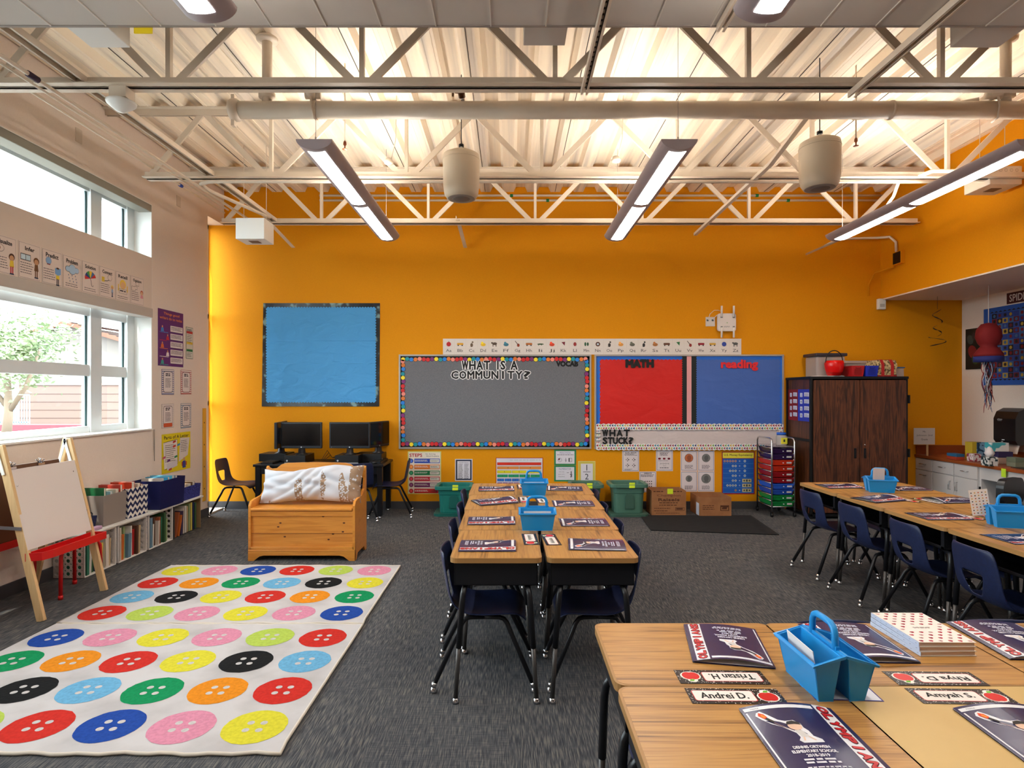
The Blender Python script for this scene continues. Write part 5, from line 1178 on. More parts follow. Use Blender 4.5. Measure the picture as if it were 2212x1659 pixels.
def crumpled(m, x0, y0, x1, y1, z, mat, amp, seed):
    rnd = random.Random(seed); cr = [(rnd.uniform(0, math.pi), rnd.uniform(x0, x1), rnd.uniform(y0, y1), rnd.uniform(.3, 1), rnd.uniform(.1, .3)) for _ in range(16)]
    nx, ny = int((x1-x0)/.025), int((y1-y0)/.025); vs = []
    for j in range(ny+1):
        for i in range(nx+1):
            x = x0+(x1-x0)*i/nx; y = y0+(y1-y0)*j/ny; h = 0
            for a, cx, cy, am, ln in cr:
                dx, dy = x-cx, y-cy; u = dx*math.cos(a)+dy*math.sin(a); v = -dx*math.sin(a)+dy*math.cos(a)
                h += am*math.exp(-abs(v)/.02)*math.exp(-(u/ln)**2)
            e = min(1, min(i, nx-i, j, ny-j)/3); vs.append((x, y, z+amp*h*e))
    m.add(vs, [(j*(nx+1)+i, j*(nx+1)+i+1, (j+1)*(nx+1)+i+1, (j+1)*(nx+1)+i) for j in range(ny) for i in range(nx)], mat, True)
# blue paper board
b1 = empty('bulletin_board', 'sky blue paper board with wavy edges over a black border above the computers', 'bulletin board', mat=bframe(566, 878))
W1, H1 = PX(255), PX(223)
BK3 = noisy('black_foil_border', [(.45, (10, 10, 14)), (.56, (30, 34, 40)), (.66, (120, 150, 150))], (1, 1, 1), nscale=7, detail=2, rough=.3, metal=.0)
MB().add([(0, 0, .008), (W1-.01, 0, .008), (W1, H1, .008), (.02, H1, .008), (0, 0, 0), (W1-.01, 0, 0), (W1, H1, 0), (.02, H1, 0)], [(0, 1, 2, 3), (0, 3, 7, 4), (1, 5, 6, 2), (0, 4, 5, 1), (3, 2, 6, 7)], BK3).build('border', b1)
m = MB(); BP = paper('sky_blue_paper', (64, 152, 214), 5, .3)
m.poly(wavy(.068, .062, W1-.062, H1-.062, .014, .036), .0095, BP); crumpled(m, .069, .063, W1-.063, H1-.063, .0100, BP, .006, 3)
for yy in (.56, .86): m.tube([(.06, H1*.0+yy, .0105), (W1-.06, yy+.004, .0105)], .0016, BP, 4)
m.build('paper', b1)
# grey board
b2 = empty('bulletin_board', 'grey fabric board bordered with coloured dots, asking about community', 'bulletin board', mat=bframe(862, 969.5))
W2_, H2_ = PX(415), PX(203.5)
ALU = C(176, 172, 168, .35, .5)
def frame4(W_, H_, t=.022, d=.022, mat=ALU): return MB().box(0, W_, 0, t, 0, d, mat).box(0, W_, H_-t, H_, 0, d, mat).box(0, t, t, H_-t, 0, d, mat).box(W_-t, W_, t, H_-t, 0, d, mat)
frame4(W2_, H2_).build('frame', b2, bevel=.002)
MB().box(.02, W2_-.02, .02, H2_-.02, 0, .010, noisy('grey_felt', [(.4, (104, 106, 112)), (.6, (118, 119, 124))], nscale=160, detail=2, rough=.95)).build('panel', b2)
m = MB(); bk = C(14, 14, 16)
for a in ((.02, .02, W2_-.02, .062), (.02, H2_-.058, W2_-.02, H2_-.02), (.02, .02, .056, H2_-.02), (W2_-.060, .02, W2_-.02, H2_-.02)): m.rect(*a, .0106, bk)
dots = [(246, 222, 50), (224, 122, 50), (206, 40, 44), (24, 146, 160), (238, 142, 128), (130, 50, 120), (40, 130, 220), (206, 40, 44)]
def dotrow(fn, n, off):
    for i in range(n):
        x, y = fn(i); j = .005*math.sin(i*1.9); m.disc(x+j*(0 if n > 25 else 1), y+j, .031, .0112, bk, 16); m.disc(x+j*(0 if n > 25 else 1), y+j, .0265, .0116, C(*dots[(i*3+off) % 8], .45), 16); 
dotrow(lambda i: (.055+i*.0545, H2_-.062), 45, 0); dotrow(lambda i: (.055+i*.0545, .062), 45, 2); dotrow(lambda i: (.055, .118+i*.0545), 20, 3); dotrow(lambda i: (W2_-.058, .118+i*.0545), 20, 5)
m.build('dotted_border', b2)
m = MB(); wt = C(232, 232, 232); kb = C(12, 12, 14)
def bl(m, s, px0, px1, py0, py1, ox, oy, z, serif=True):
    n_ = len(s); 
    for i, ch in enumerate(s):
        if ch == ' ': continue
        cx = (px0+(px1-px0)*(i+.5)/n_-ox)/S_; cy = (oy-(py0+py1)/2)/S_; h_ = (py1-py0)/S_; w_ = (px1-px0)/n_/S_*.72
        if ch == 'I': w_ *= .2
        for zz, mt_, bo, g in ((z, wt, .15, 1.0), (z+.0008, kb, .045, 1.0)):
            if not serif and mt_ is wt: continue
            m.text(ch, cx, cy, h_*g, zz, mt_, w=w_*(g*1.12), bold=bo)
            if ch in 'ITAHMN': # slab feet
                for fx in ((-.5, .5) if ch in 'AHMN' else (0,)): m.rect(cx+fx*w_*.9-.012*g, cy-h_*.5*g, cx+fx*w_*.9+.012*g, cy-h_*.5*g+.006, zz, mt_)
bl(m, 'WHAT', 997, 1060, 780, 798, 862, 969.5, .0112); bl(m, 'IS', 1070, 1092, 780, 798, 862, 969.5, .0112); bl(m, 'A', 1102, 1119, 780, 798, 862, 969.5, .0112)
bl(m, 'COMMUNITY?', 974, 1147, 802, 818, 862, 969.5, .0112)
m.build('title_lettering', b2); m = MB()
m.text('VOCAB', (1225-862)/S_, (969.5-786)/S_, 10.5/S_, .0114, kb, w=46/S_, bold=.10)
m.build('vocab_lettering', b2)
# red and blue board
b3 = empty('bulletin_board', 'aluminium framed board with red MATH and blue reading panels', 'bulletin board', mat=bframe(1284, 970))
W3, H3 = PX(408), PX(204); ox, oy = 1284, 970
def q(px, py): return ((px-ox)/S_, (oy-py)/S_)
frame4(W3, H3).build('frame', b3, bevel=.002)
m = MB(); BL = C(28, 104, 204, .5); m.box(.02, W3-.02, .02, H3-.02, 0, .008, BL).build('backing', b3)
m = MB(); RD = paper('red_bulletin_paper', (206, 20, 12), 3, .2); x0, y1 = q(1297, 778); x1, y0 = q(1476, 917)
m.poly(wavy(x0, y0, x1, y1, .012, .05), .0090, C(190, 20, 16, .5)); crumpled(m, x0, y0, x1, y1, .0094, RD, .004, 5); m.build('red_panel', b3)
m = MB(); B2 = paper('blue_bulletin_paper', (64, 100, 176), 3, .2); x0, y1 = q(1502, 778); x1, y0 = q(1683, 917)
m.poly(wavy(x0, y0, x1, y1, .012, .05), .0090, B2); crumpled(m, x0, y0, x1, y1, .0094, B2, .004, 9); m.build('blue_panel', b3)
m = MB(); 
for a, b in ((1474, 1484), (1492, 1503)):
    x0, y1 = q(a, 768); x1, y0 = q(b, 917); m.rect(x0, y0, x1, y1, .0100, C(24, 30, 30))
    for i in range(30):
        yy = y0+(y1-y0)*i/30; e = x0 if a < 1480 else x1; s = -1 if a < 1480 else 1; m.poly([(e, yy), (e+s*.012, yy+.014), (e, yy+.029)], .0102, C(24, 30, 30))
x0, y1 = q(1483, 768); x1, y0 = q(1493, 917); m.rect(x0, y0, x1, y1, .0106, C(226, 160, 160)); m.build('centre_strip', b3)
m = MB(); x0, y1 = q(1288, 930); x1, y0 = q(1690, 960); WP = paper('white_banner_paper', (206, 192, 190), 3, .3); crumpled(m, x0, y0-.02, x1-.03, y1+.02, .010, WP, .0032, 12); m.build('white_banner', b3)
m = MB(); tc_ = [(168, 30, 50), (34, 50, 110), (206, 170, 60), (120, 170, 60), (30, 130, 150), (150, 40, 70), (190, 90, 50)]
def tri(x0, x1, yc, hh):
    m.rect(x0, yc-hh*.85, x1, yc+hh*.85, .0260, C(232, 228, 226)); n_ = int((x1-x0)/.066)
    for i in range(n_):
        a = x0+i*.066; m.poly([(a, yc+hh*.85), (a+.066, yc+hh*.85), (a+.033, yc+hh*1.15)], .0260, C(232, 228, 226)); m.poly([(a, yc-hh*.85), (a+.033, yc-hh*1.15), (a+.066, yc-hh*.85)], .0260, C(232, 228, 226))
        for k, (dx, dy) in enumerate(((.002, .019), (.034, .019), (.018, -.018), (.050, -.018))):
            c = C(*tc_[(i*5+k*3+(i*k) % 3) % 7]); X, Y = a+dx, yc+dy; m.poly([(X+.026, Y+.0165), (X, Y), (X+.026, Y-.0165)], .0266, c)
xa, yt = q(1287, 922); xb, yb = q(1690, 965); tri(xa, xb, yt, .040); tri(xa, q(1690, 0)[0], yb, .040)
for k in range(4):
    X, Y = q(1291, 932+k*8); m.rect(X-.022, Y-.03, X+.03, Y+.03, .0256, C(232, 228, 226))
    for dx in (-.012, .01): m.poly([(X+dx-.01, Y+.012), (X+dx+.01, Y+.012), (X+dx, Y-.008)], .0266, C(*tc_[(k*2+(dx > 0)) % 7]))
    X, Y = q(1685, 932+k*8); m.rect(X-.022, Y-.03, X+.022, Y+.03, .0256, C(232, 228, 226)); m.poly([(X-.01, Y-.008), (X+.01, Y-.008), (X, Y+.012)], .0266, C(*tc_[k]))
m.build('triangle_border', b3)
m = MB()
X, Y = q(1381, 785.5); m.text('MATH', X, Y, 15/S_, .0230, C(22, 20, 22), w=58/S_, bold=.13)
m.build('math_lettering', b3); m = MB()
X, Y = q(1596, 789); m.text('reading', X, Y, 22/S_, .0230, C(222, 40, 46), w=78/S_, bold=.055)
m.build('reading_lettering', b3); m = MB()
for i, (wd, y_) in enumerate((('WHAT', 935), ('STUCK?', 951.5))):
    cs = len(wd)
    for k, ch in enumerate(wd):
        X, Y = q(1305+(k+.1)*(15.5 if i == 0 else 11.2), y_); m.text(ch, X, Y, 13.5/S_, .0290, C(16, 16, 18), w=(11.5 if i == 0 else 9.2)/S_, bold=.07)
m.build('banner_lettering', b3)
# alphabet strip
al = MB(); al.box(0, PX(644), 0, PX(34), 0, .003, C(222, 214, 208, .5)); cw_ = PX(644)/26
pic = [(190, 30, 36), (220, 160, 40), (110, 90, 70), (232, 190, 40), (90, 72, 60), (60, 120, 140), (150, 60, 30), (190, 110, 50), (60, 90, 60), (220, 70, 40), (120, 30, 50), (150, 40, 40), (40, 90, 60), (90, 50, 36), (60, 50, 44), (220, 150, 70), (90, 90, 80), (40, 40, 44), (170, 110, 60), (100, 60, 44), (40, 110, 60), (150, 40, 30), (150, 20, 40), (220, 170, 60), (44, 70, 160), (90, 90, 90)]
for i in range(26):
    ch = chr(65+i); cx = (i+.5)*cw_; al.text(ch+ch.lower(), cx, .052 if ch not in 'QPGJY' else .048, .036 if ch not in 'QPGJY' else .044, .0036, C(90, 86, 86), w=.072 if ch not in 'IL' else .045, bold=.012)
    al.rect(cx-.06, .072, cx+.06, .0735, .0034, C(180, 170, 166)).rect(cx-.06, .030, cx+.06, .0315, .0034, C(180, 170, 166))
    al.rect(cx+cw_/2-.0012, .004, cx+cw_/2, .2, .0034, C(190, 180, 176)); c = C(*pic[i], .5); y = .135; k = i % 26
    sh_ = {'A': 0, 'N': 0, 'Y': 0, 'O': 5}.get(ch, None)
    if ch in 'ANY': al.disc(cx, y, .030, .0038, c, 18); 
    if ch == 'A': al.rect(cx-.002, y+.026, cx+.003, y+.042, .0042, C(70, 50, 30)); 
    elif ch == 'N': al.disc(cx, y, .014, .0042, C(190, 210, 220), 12)
    elif ch in 'BHWTX': al.poly(rrect(cx-.042, y-.012, cx+.042, y+.016, .01, 3), .0038, c).disc(cx-.026, y-.016, .009, .0042, C(50, 40, 36), 10).disc(cx+.026, y-.016, .009, .0042, C(50, 40, 36), 10)
    elif ch in 'CRO': al.disc(cx, y-.012, .018, .0038, c, 14, .026).disc(cx+.012, y+.026, .012, .0040, c, 10).rect(cx-.024, y-.036, cx+.004, y-.032, .0038, c)
    elif ch in 'DFJPQS': al.disc(cx, y-.006, .034, .0038, c, 16, .022).disc(cx-.012, y+.016, .016, .0041, C(*[min(255, int(v*1.2)) for v in pic[i]]), 12)
    elif ch in 'EZ': al.disc(cx, y+.006, .032, .0038, c, 14, .018).rect(cx-.026, y-.032, cx-.016, y, .0038, c).rect(cx+.014, y-.032, cx+.024, y, .0038, c).disc(cx-.034, y+.016, .012, .0040, c, 10)
    elif ch in 'GV': al.disc(cx+.010, y-.014, .018, .0038, c, 14, .022).add([(cx-.036, y+.040, .0040), (cx-.030, y+.044, .0040), (cx+.010, y-.004, .0040), (cx+.002, y-.008, .0040)], [(0, 1, 2, 3)], C(60, 36, 28))
    elif ch in 'KU': al.poly([(cx-.026, y+.026), (cx+.022, y+.032), (cx+.016, y-.02)], .0038, c)
    elif ch == 'I': al.disc(cx, y, .044, .0038, c, 16, .009).rect(cx-.03, y-.018, cx-.02, y, .0038, c).rect(cx+.01, y-.016, cx+.02, y, .0038, c)
    elif ch in 'LM': al.disc(cx-(.014 if ch == 'M' else 0), y, .013 if ch == 'M' else .020, .0038, c, 14, .026).disc(cx+(.018 if ch == 'M' else 0), y, .013, .0039, c, 12, .024)
o = al.build('alphabet_strip'); o.matrix_local = bframe(957, 766, .002); o.location.z += .002; tag(o, 'long white alphabet strip with pictures above the boards', 'poster')
def poster(name, px0, px1, py0, py1, mat, lab, fn, cat='poster'):
    w_, h_ = PX(px1-px0), PX(py1-py0); m = MB(); m.box(0, w_, 0, h_, 0, .002, mat); fn(m, w_, h_)
    o = m.build(name); o.matrix_local = bframe(px0, py1); return tag(o, lab, cat)
PW2 = C(216, 212, 222, .6); INK = C(54, 52, 62)
def steps(m, w, h):
    m.rect(.012, .012, w-.012, h-.012, .0024, C(226, 214, 200)).text('STEPS', w*.24, h-.05, .042, .003, C(170, 24, 34), w=.165, bold=.04).text('for Solving', w*.68, h-.036, .018, .003, INK, w=.13, bold=.01).text('Word Problems', w*.74, h-.062, .016, .003, INK, w=.17, bold=.01)
    for i, c in enumerate(((40, 72, 170), (222, 120, 40), (20, 120, 70), (190, 36, 56), (110, 40, 90), (190, 34, 36))):
        y = h-.125-i*.079; cc = C(*c, .5); m.disc(.045, y, .029, .003, cc, 18).disc(.045, y, .018, .0036, C(*[min(255, v+50) for v in c]), 12).poly(rrect(.085, y-.03, w-.018, y+.03, .005, 2), .003, cc)
        m.poly(rrect(.088 + (w-.11)*.62, y-.022, w-.026, y+.022, .004, 2), .0036, C(210, 206, 196)) if i != 5 else m.disc(w-.06, y-.004, .014, .0036, C(120, 30, 60), 10)
        m.lines(.095, .095+(w-.11)*.55, y+.006, .006, .0036, C(226, 216, 214), 2, .013, .15); m.lines(.096+(w-.11)*.63, w-.034, y+.004, .004, .0042, INK, 2, .010)
poster('steps_poster', 881, 953, 975, 1067, C(206, 206, 120), 'yellow-edged STEPS word problem poster below the grey board', steps)
def facts(m, w, h):
    m.rect(.01, .01, w-.01, h-.01, .0024, C(46, 50, 70)).rect(.03, .028, w-.03, h-.028, .003, PW2).text('Number Names', w/2, h-.046, .012, .0036, INK, w=.12)
    m.lines(.045, w*.48, h-.07, .005, .0036, INK, 16, .0125).lines(w*.54, w-.045, h-.07, .005, .0036, INK, 16, .0125)
poster('number_poster', 983, 1020.5, 991.5, 1038.5, PW2, 'small navy framed list of words below the grey board', facts)
def fracs(m, w, h):
    m.rect(.008, .008, w-.008, h-.008, .0024, PW2).lines(w*.3, w-.03, h-.04, .016, .003, C(196, 200, 206), 1, jag=.01)
    for i, (c, n_) in enumerate((((214, 48, 30), 1), ((222, 140, 66), 2), ((216, 206, 34), 3), ((24, 150, 104), 4), ((40, 110, 200), 6), ((120, 60, 150), 8))):
        y = h-.10-i*.053; 
        for k in range(n_):
            a = .018+(w-.036)*k/n_; b = .018+(w-.036)*(k+1)/n_-.006; m.rect(a, y, b, y+.038, .003, C(90, 60, 40)); m.rect(a+.002, y+.002, b-.002, y+.036, .0034, C(*c)); m.rect((a+b)/2-.004, y+.014, (a+b)/2+.004, y+.026, .0038, C(90, 70, 50))
poster('fraction_chart', 1071, 1173, 988.5, 1050, C(176, 34, 28), 'red-edged chart of coloured fraction bars behind the central desks', fracs)
GRN = C(40, 130, 80)
def fr1(m, w, h):
    m.rect(.022, .02, w-.022, h-.02, .0024, PW2).text('FRACTION', w/2, h-.045, .018, .003, C(70, 90, 150), w=.14).lines(.04, w-.03, h-.072, .006, .003, INK, 1)
    m.disc(.075, .07, .026, .003, INK, 18).disc(.075, .07, .023, .0034, PW2, 18).poly([(.075, .07), (.075, .092), (.058, .088), (.053, .07)], .0038, C(120, 20, 40)).text('1\n3', w*.53, .07, .05, .003, INK, bold=.02).rect(w*.53-.014, .0685, w*.53+.014, .0715, .003, INK).rect(w-.10, .045, w-.055, .095, .003, INK).rect(w-.085, .049, w-.059, .091, .0034, PW2)
poster('fraction_card', 1197, 1244.5, 971, 1005, GRN, 'green-edged fraction card directly under the grey board', fr1)
def fr2(m, w, h):
    m.rect(.022, .02, w-.022, h-.02, .0024, PW2).text('NUMERATOR', w/2, h-.045, .020, .003, C(70, 90, 150), w=.16).text('the top', w*.34, h-.085, .013, .003, INK, w=.07).text('part of a', w*.34, h-.115, .014, .003, INK, w=.08).text('fraction', w*.34, h-.145, .013, .003, INK, w=.08)
    m.text('1\n3', w*.78, h-.115, .075, .003, INK, bold=.04).rect(w*.78-.02, h-.1165, w*.78+.02, h-.1125, .003, INK).rect(w*.58, h-.096, w*.68, h-.091, .003, INK)
poster('fraction_card', 1197, 1244, 1005.5, 1040, GRN, 'green-edged numerator card under the fraction card', fr2)
def half(m, w, h):
    m.rect(.008, .008, w-.008, h-.008, .0022, C(206, 190, 84)).rect(.034, .034, w-.034, h-.034, .0024, PW2).text('1', w/2, h*.70, .075, .003, INK).rect(w*.28, h*.5-.003, w*.72, h*.5+.003, .003, INK).text('2', w/2, h*.29, .075, .003, INK)
poster('fraction_card', 1249, 1286, 996, 1043, C(216, 206, 130), 'yellow-edged one-half card right of the green cards', half)
PK = C(218, 206, 208, .6)
def edged(m, w, h):
    m.rect(.01, .01, w-.01, h-.01, .0024, C(90, 100, 130)).rect(.014, .014, w-.014, h-.014, .0028, PK)
def eqg(m, w, h):
    edged(m, w, h); m.text('EQUAL GROUPS', w/2, h-.03, .020, .0034, INK, w=.15, bold=.03).lines(.03, w-.02, h-.05, .006, .0034, INK, 2, .012)
    for cx in (.07, w-.07):
        for cy in (h*.57, h*.29):
            for dx, dy in ((0, .017), (.017, 0), (-.017, 0), (0, -.017), (.008, 0)): m.disc(cx+dx, cy+dy, .0062, .0034, C(50, 30, 26), 8)
    m.lines(.03, w*.6, .03, .005, .0034, INK, 2, .011)
poster('math_card', 1344, 1380.5, 973.5, 1018.5, PK, 'equal groups card leftmost under the triangle border', eqg)
def mult(m, w, h):
    edged(m, w, h); m.text('Multiplication', w/2, h-.028, .014, .0034, INK, w=.12, bold=.03).lines(.05, w-.04, h-.046, .006, .0034, INK, 3, .012)
    for k in range(3): m.poly(rrect(.028+k*.062, h*.55, .062+k*.062, h*.64, .008, 2), .0034, C(120, 20, 40))
    m.lines(.03, w-.03, h*.48, .005, .0034, INK, 1).text('2+2+2=6', w/2, h*.36, .018, .0034, INK, w=.12).text('3 x 2', w/2, h*.26, .014, .0034, INK).lines(.05, w-.05, .04, .008, .0034, INK, 1)
poster('math_card', 1417, 1453.5, 972.5, 1017.5, PK, 'multiplication card with three red squares under the border', mult)
def arr(m, w, h):
    edged(m, w, h); m.text('ARRAYS', w/2, h-.024, .016, .0034, INK, w=.10, bold=.06).lines(.02, w-.02, h-.045, .006, .0034, INK, 3, .012)
    for i in range(4):
        for j in range(3): m.disc(.075+i*.028, h*.52-j*.032, .009, .0034, C(50, 34, 30), 8, .007, .6)
poster('math_card', 1381, 1417.5, 1018.5, 1063, PK, 'arrays card with rows of brown dots above the cartons', arr)
COP = C(190, 104, 62, .5); SIL = C(120, 120, 118, .5)
for (x0, y0, r, c, lab) in ((1470, 973.5, .056, COP, 'card with a copper coin in the block of four'), (1507, 973.5, .054, SIL, 'card with a silver coin, upper right of the block of four'), (1470, 1018, .042, SIL, 'card with the smallest silver coin in the block of four'), (1507, 1018, .062, SIL, 'card with the largest silver coin in the block of four')):
    def coin(m, w, h, r=r, c=c):
        edged(m, w, h); m.disc(w/2, h*.64, r, .0034, C(40, 34, 34), 28).disc(w/2, h*.64, r-.004, .0038, c, 28).disc(w/2+.003, h*.65, r*.5, .0042, C(*(150, 80, 50) if c is COP else (92, 92, 92)), 16, r*.62).poly([(w/2-r*.5, h*.64-r*.72), (w/2+r*.5, h*.64-r*.72), (w/2+r*.2, h*.64-r*.2), (w/2-r*.1, h*.64-r*.2)], .0043, C(*(150, 80, 50) if c is COP else (92, 92, 92)))
        m.lines(w*.25, w*.78, h*.27, .006, .0034, INK, 4, .0135)
    poster('coin_card', x0, x0+36, y0, y0+44, PK, lab, coin)
def money(m, w, h):
    m.rect(.012, h-.085, w-.012, h-.012, .0024, C(228, 214, 70)).text('U.S. Money Equivalency', w/2, h-.048, .034, .003, C(40, 34, 40), w=w-.06, bold=.015).rect(.012, .015, w-.012, h-.092, .0024, C(24, 88, 176))
    for i in range(7):
        y = h-.125-i*.064; m.rect(.014, y-.032, w-.014, y-.0305, .0030, C(120, 180, 220)); n_ = [5, 2, 3, 2, 2, 4, 1][i]
        for k in range(n_): m.disc(w*.42-k*.036, y, .015, .0034, C(*((200, 140, 110) if i == 0 else (196, 200, 200) if i < 6 else (180, 130, 70))), 12).disc(w*.42-k*.036, y, .008, .0038, C(120, 120, 126), 8)
        m.rect(w*.52, y+.003, w*.56, y+.007, .0034, PW2).rect(w*.52, y-.007, w*.56, y-.003, .0034, PW2)
        if i < 4: m.disc(w*.70, y, .016, .0034, C(196, 206, 210), 12).disc(w*.70, y, .009, .0038, C(110, 130, 150), 8)
        else: m.rect(w*.62, y-.022, w*.90, y+.022, .0034, C(206, 190, 140)).disc(w*.68, y, .012, .0038, C(90, 80, 60), 10).rect(w*.735, y-.014, w*.785, y+.014, .0038, C(60, 70, 60)).disc(w*.84, y, .012, .0038, C(90, 80, 60), 10)
poster('money_poster', 1559, 1630, 975.5, 1067.5, C(150, 30, 50), 'blue U.S. Money Equivalency poster left of the drawer cart', money)
# wireless access point
ap = empty('access_point', 'white wireless access point with four antennas on the orange wall', 'router', mat=bframe(1548, 716))
MB().prism(rrect(0, 0, PX(39), PX(38), .03), .01, .045, C(222, 214, 210, .4)).disc(PX(20), PX(18), .008, .0456, C(150, 190, 140), 10).lines(PX(13), PX(28), PX(10), .006, .0456, C(150, 146, 146), 2, .012).build('body', ap, bevel=.006)
for x in (8, 34):
    for y0, y1 in ((30, 54), (-14, 8)): MB().tube([(PX(x), PX(y0), .052), (PX(x), PX(y1), .052)], .013, C(226, 220, 216, .4), 10).box(PX(x)-.012, PX(x)+.012, PX(y0 if y0 > 0 else y1)-.01, PX(y0 if y0 > 0 else y1)+.014, .04, .056, SIL).build('antenna', ap)
wp = empty('wall_outlet_plate', 'white data outlet plate left of the access point', 'wall plate', mat=bframe(1524, 705))
MB().box(0, PX(20), 0, PX(20), 0, .008, C(216, 208, 202)).build('plate', wp, bevel=.002)
m = MB(); 
for x in (4, 15): m.box(PX(x)-.012, PX(x)+.012, PX(11), PX(15), .008, .012, C(60, 80, 90))
m.build('jacks', wp); MB().tube([(PX(4), PX(13), .02), (PX(8), PX(26), .03), (PX(17), PX(34), .03), (PX(26), PX(34), .03), (PX(32), PX(32), .03)], .0035, C(224, 216, 210), 6).tube([(PX(15), PX(13), .02), (PX(19), PX(20), .03), (PX(24), PX(24), .03)], .0035, C(224, 216, 210), 6).build('patch_cable', wp)
# tubs and cartons on the floor
def tub(px0, px1, py0, c, lab, Y, lid=True, note=True):
    o = empty('plastic_tub', lab, 'tub', ((bx(px0, Y)+bx(px1, Y))/2, Y+.19, 0), group='green plastic tubs'); hw = (bx(px1, Y)-bx(px0, Y))/2; h_ = bz(py0, Y); cm = C(*c, .4); dk = C(*[int(v*.8) for v in c], .4)
    z0 = .035
    def R(a, b, z): return [(x, y, z) for x, y in rrect(-a, -b, a, b, .06, 4)]
    n_ = len(R(1, 1, 0)); qq = lambda c_, d: [(c_+i, c_+(i+1) % n_, d+(i+1) % n_, d+i) for i in range(n_)]
    a = hw-.03; lv = [(a*.84, .155, z0), (a*.90, .165, h_*.70), (a*.94, .172, h_*.71), (a*.95, .175, h_-.05), (hw, .20, h_-.045), (hw, .20, h_-.005), (hw-.012, .19, h_), (a*.93, .17, h_-.01), (a*.86, .15, z0+.008)]
    vs = []; fs = []
    for l_ in lv: vs += R(*l_)
    for i in range(len(lv)-1): fs += qq(i*n_, (i+1)*n_)
    fs += [tuple(range(n_))[::-1], tuple(range((len(lv)-1)*n_, len(lv)*n_))]
    MB().add(vs, fs, cm, False).build('tub_body', o, bevel=.003)
    MB().prism([(-.055, z0+.06), (.055, z0+.06), (.05, h_*.62), (.03, h_*.68), (-.03, h_*.68), (-.05, h_*.62)], -.176, -.158, dk, 'y').build('grip_panel', o)
    if lid: m = MB(); m.prism(rrect(-hw-.01, -.23, hw+.0, .2, .07), .002, .034, dk); m.build('tub_lid', o, bevel=.008)
    if note: MB().add([(-.01, -.203, h_-.045), (.06, -.203, h_-.045), (.062, -.196, h_+.02), (-.008, -.196, h_+.02)], [(0, 1, 2, 3)], C(206, 226, 40)).build('sticky_note', o, solid=.001)
tub(938, 1020, 1051, (30, 118, 110), 'teal tub with sticky note left of the central desks', 7.45)
tub(1232, 1306, 1047, (76, 112, 96), 'green tub half hidden behind the central desks', 7.48)
tub(1319, 1402, 1046, (76, 114, 98), 'green tub with lid beneath, beside the tall carton', 7.42)
def carton(px0, px1, py0, Y, dp, lab, front):
    o = empty('cardboard_carton', lab, 'box', ((bx(px0, Y)+bx(px1, Y))/2, Y, 0)); hw = (bx(px1, Y)-bx(px0, Y))/2; h_ = bz(py0, Y); t = .005
    m = MB().box(-hw, hw, 0, t, .001, h_, CARD).box(-hw, hw, dp-t, dp, .001, h_, CARD).box(-hw, -hw+t, t, dp-t, .001, h_, CARD).box(hw-t, hw, t, dp-t, .001, h_, CARD).box(-hw, hw, 0, dp, .001, .006, CARD); m.build('carton_body', o)
    g = MB(); g.M = Matrix(((1, 0, 0, 0), (0, 0, -1, -.001), (0, 1, 0, 0), (0, 0, 0, 1))); front(g, hw, h_); g.build('printing', o); return o
BRN = C(84, 46, 26, .8)
def f1(g, a, h): g.text('Champion', 0, h*.80, .036, 0, C(110, 64, 38), w=.29, bold=.02).text('Raisels', 0, h*.64, .034, 0, BRN, w=.26, bold=.05).lines(-.12, .12, h*.50, .010, 0, BRN, 2, .03).lines(-a+.03, .02, h*.28, .008, 0, BRN, 2, .03).lines(-a+.05, a-.05, h*.09, .006, 0, BRN, 1).rect(.08, h*.20, a-.02, h*.33, 0, BRN).rect(.085, h*.215, a-.025, h*.315, .0004, CARD).lines(.09, a-.03, h*.24, .02, .0008, BRN, 1).lines(-a+.02, -a+.16, h*.95, .012, 0, BRN, 1).lines(a-.16, a-.02, h*.95, .012, 0, BRN, 1)
c1 = carton(1408, 1482, 1060, 7.48, .30, 'taller brown carton printed with raisin lettering', f1)
MB().add([(-.02, -.003, .27), (.05, -.003, .27), (.05, -.002, .335), (-.02, -.002, .335)], [(0, 1, 2, 3)], C(206, 226, 40)).build('sticky_note', c1, solid=.001)
def f2(g, a, h): g.lines(-a+.04, .0, h*.55, .008, 0, BRN, 3, .022).rect(.06, h*.30, a-.03, h*.58, 0, BRN).poly([(.07, h*.33), (a-.04, h*.33), (a-.04, h*.5), (.13, h*.42), (.07, h*.5)], .0005, CARD).lines(.08, a-.05, h*.38, .02, .001, BRN, 1)
c2 = carton(1511, 1580, 1074, 7.42, .38, 'lower open brown carton right of the taller one', f2)
MB().box(-(bx(1580, 7.42)-bx(1511, 7.42))/2-.002, -(bx(1580, 7.42)-bx(1511, 7.42))/2, .02, .13, .01, .16, C(196, 204, 220)).build('shipping_label', c2)
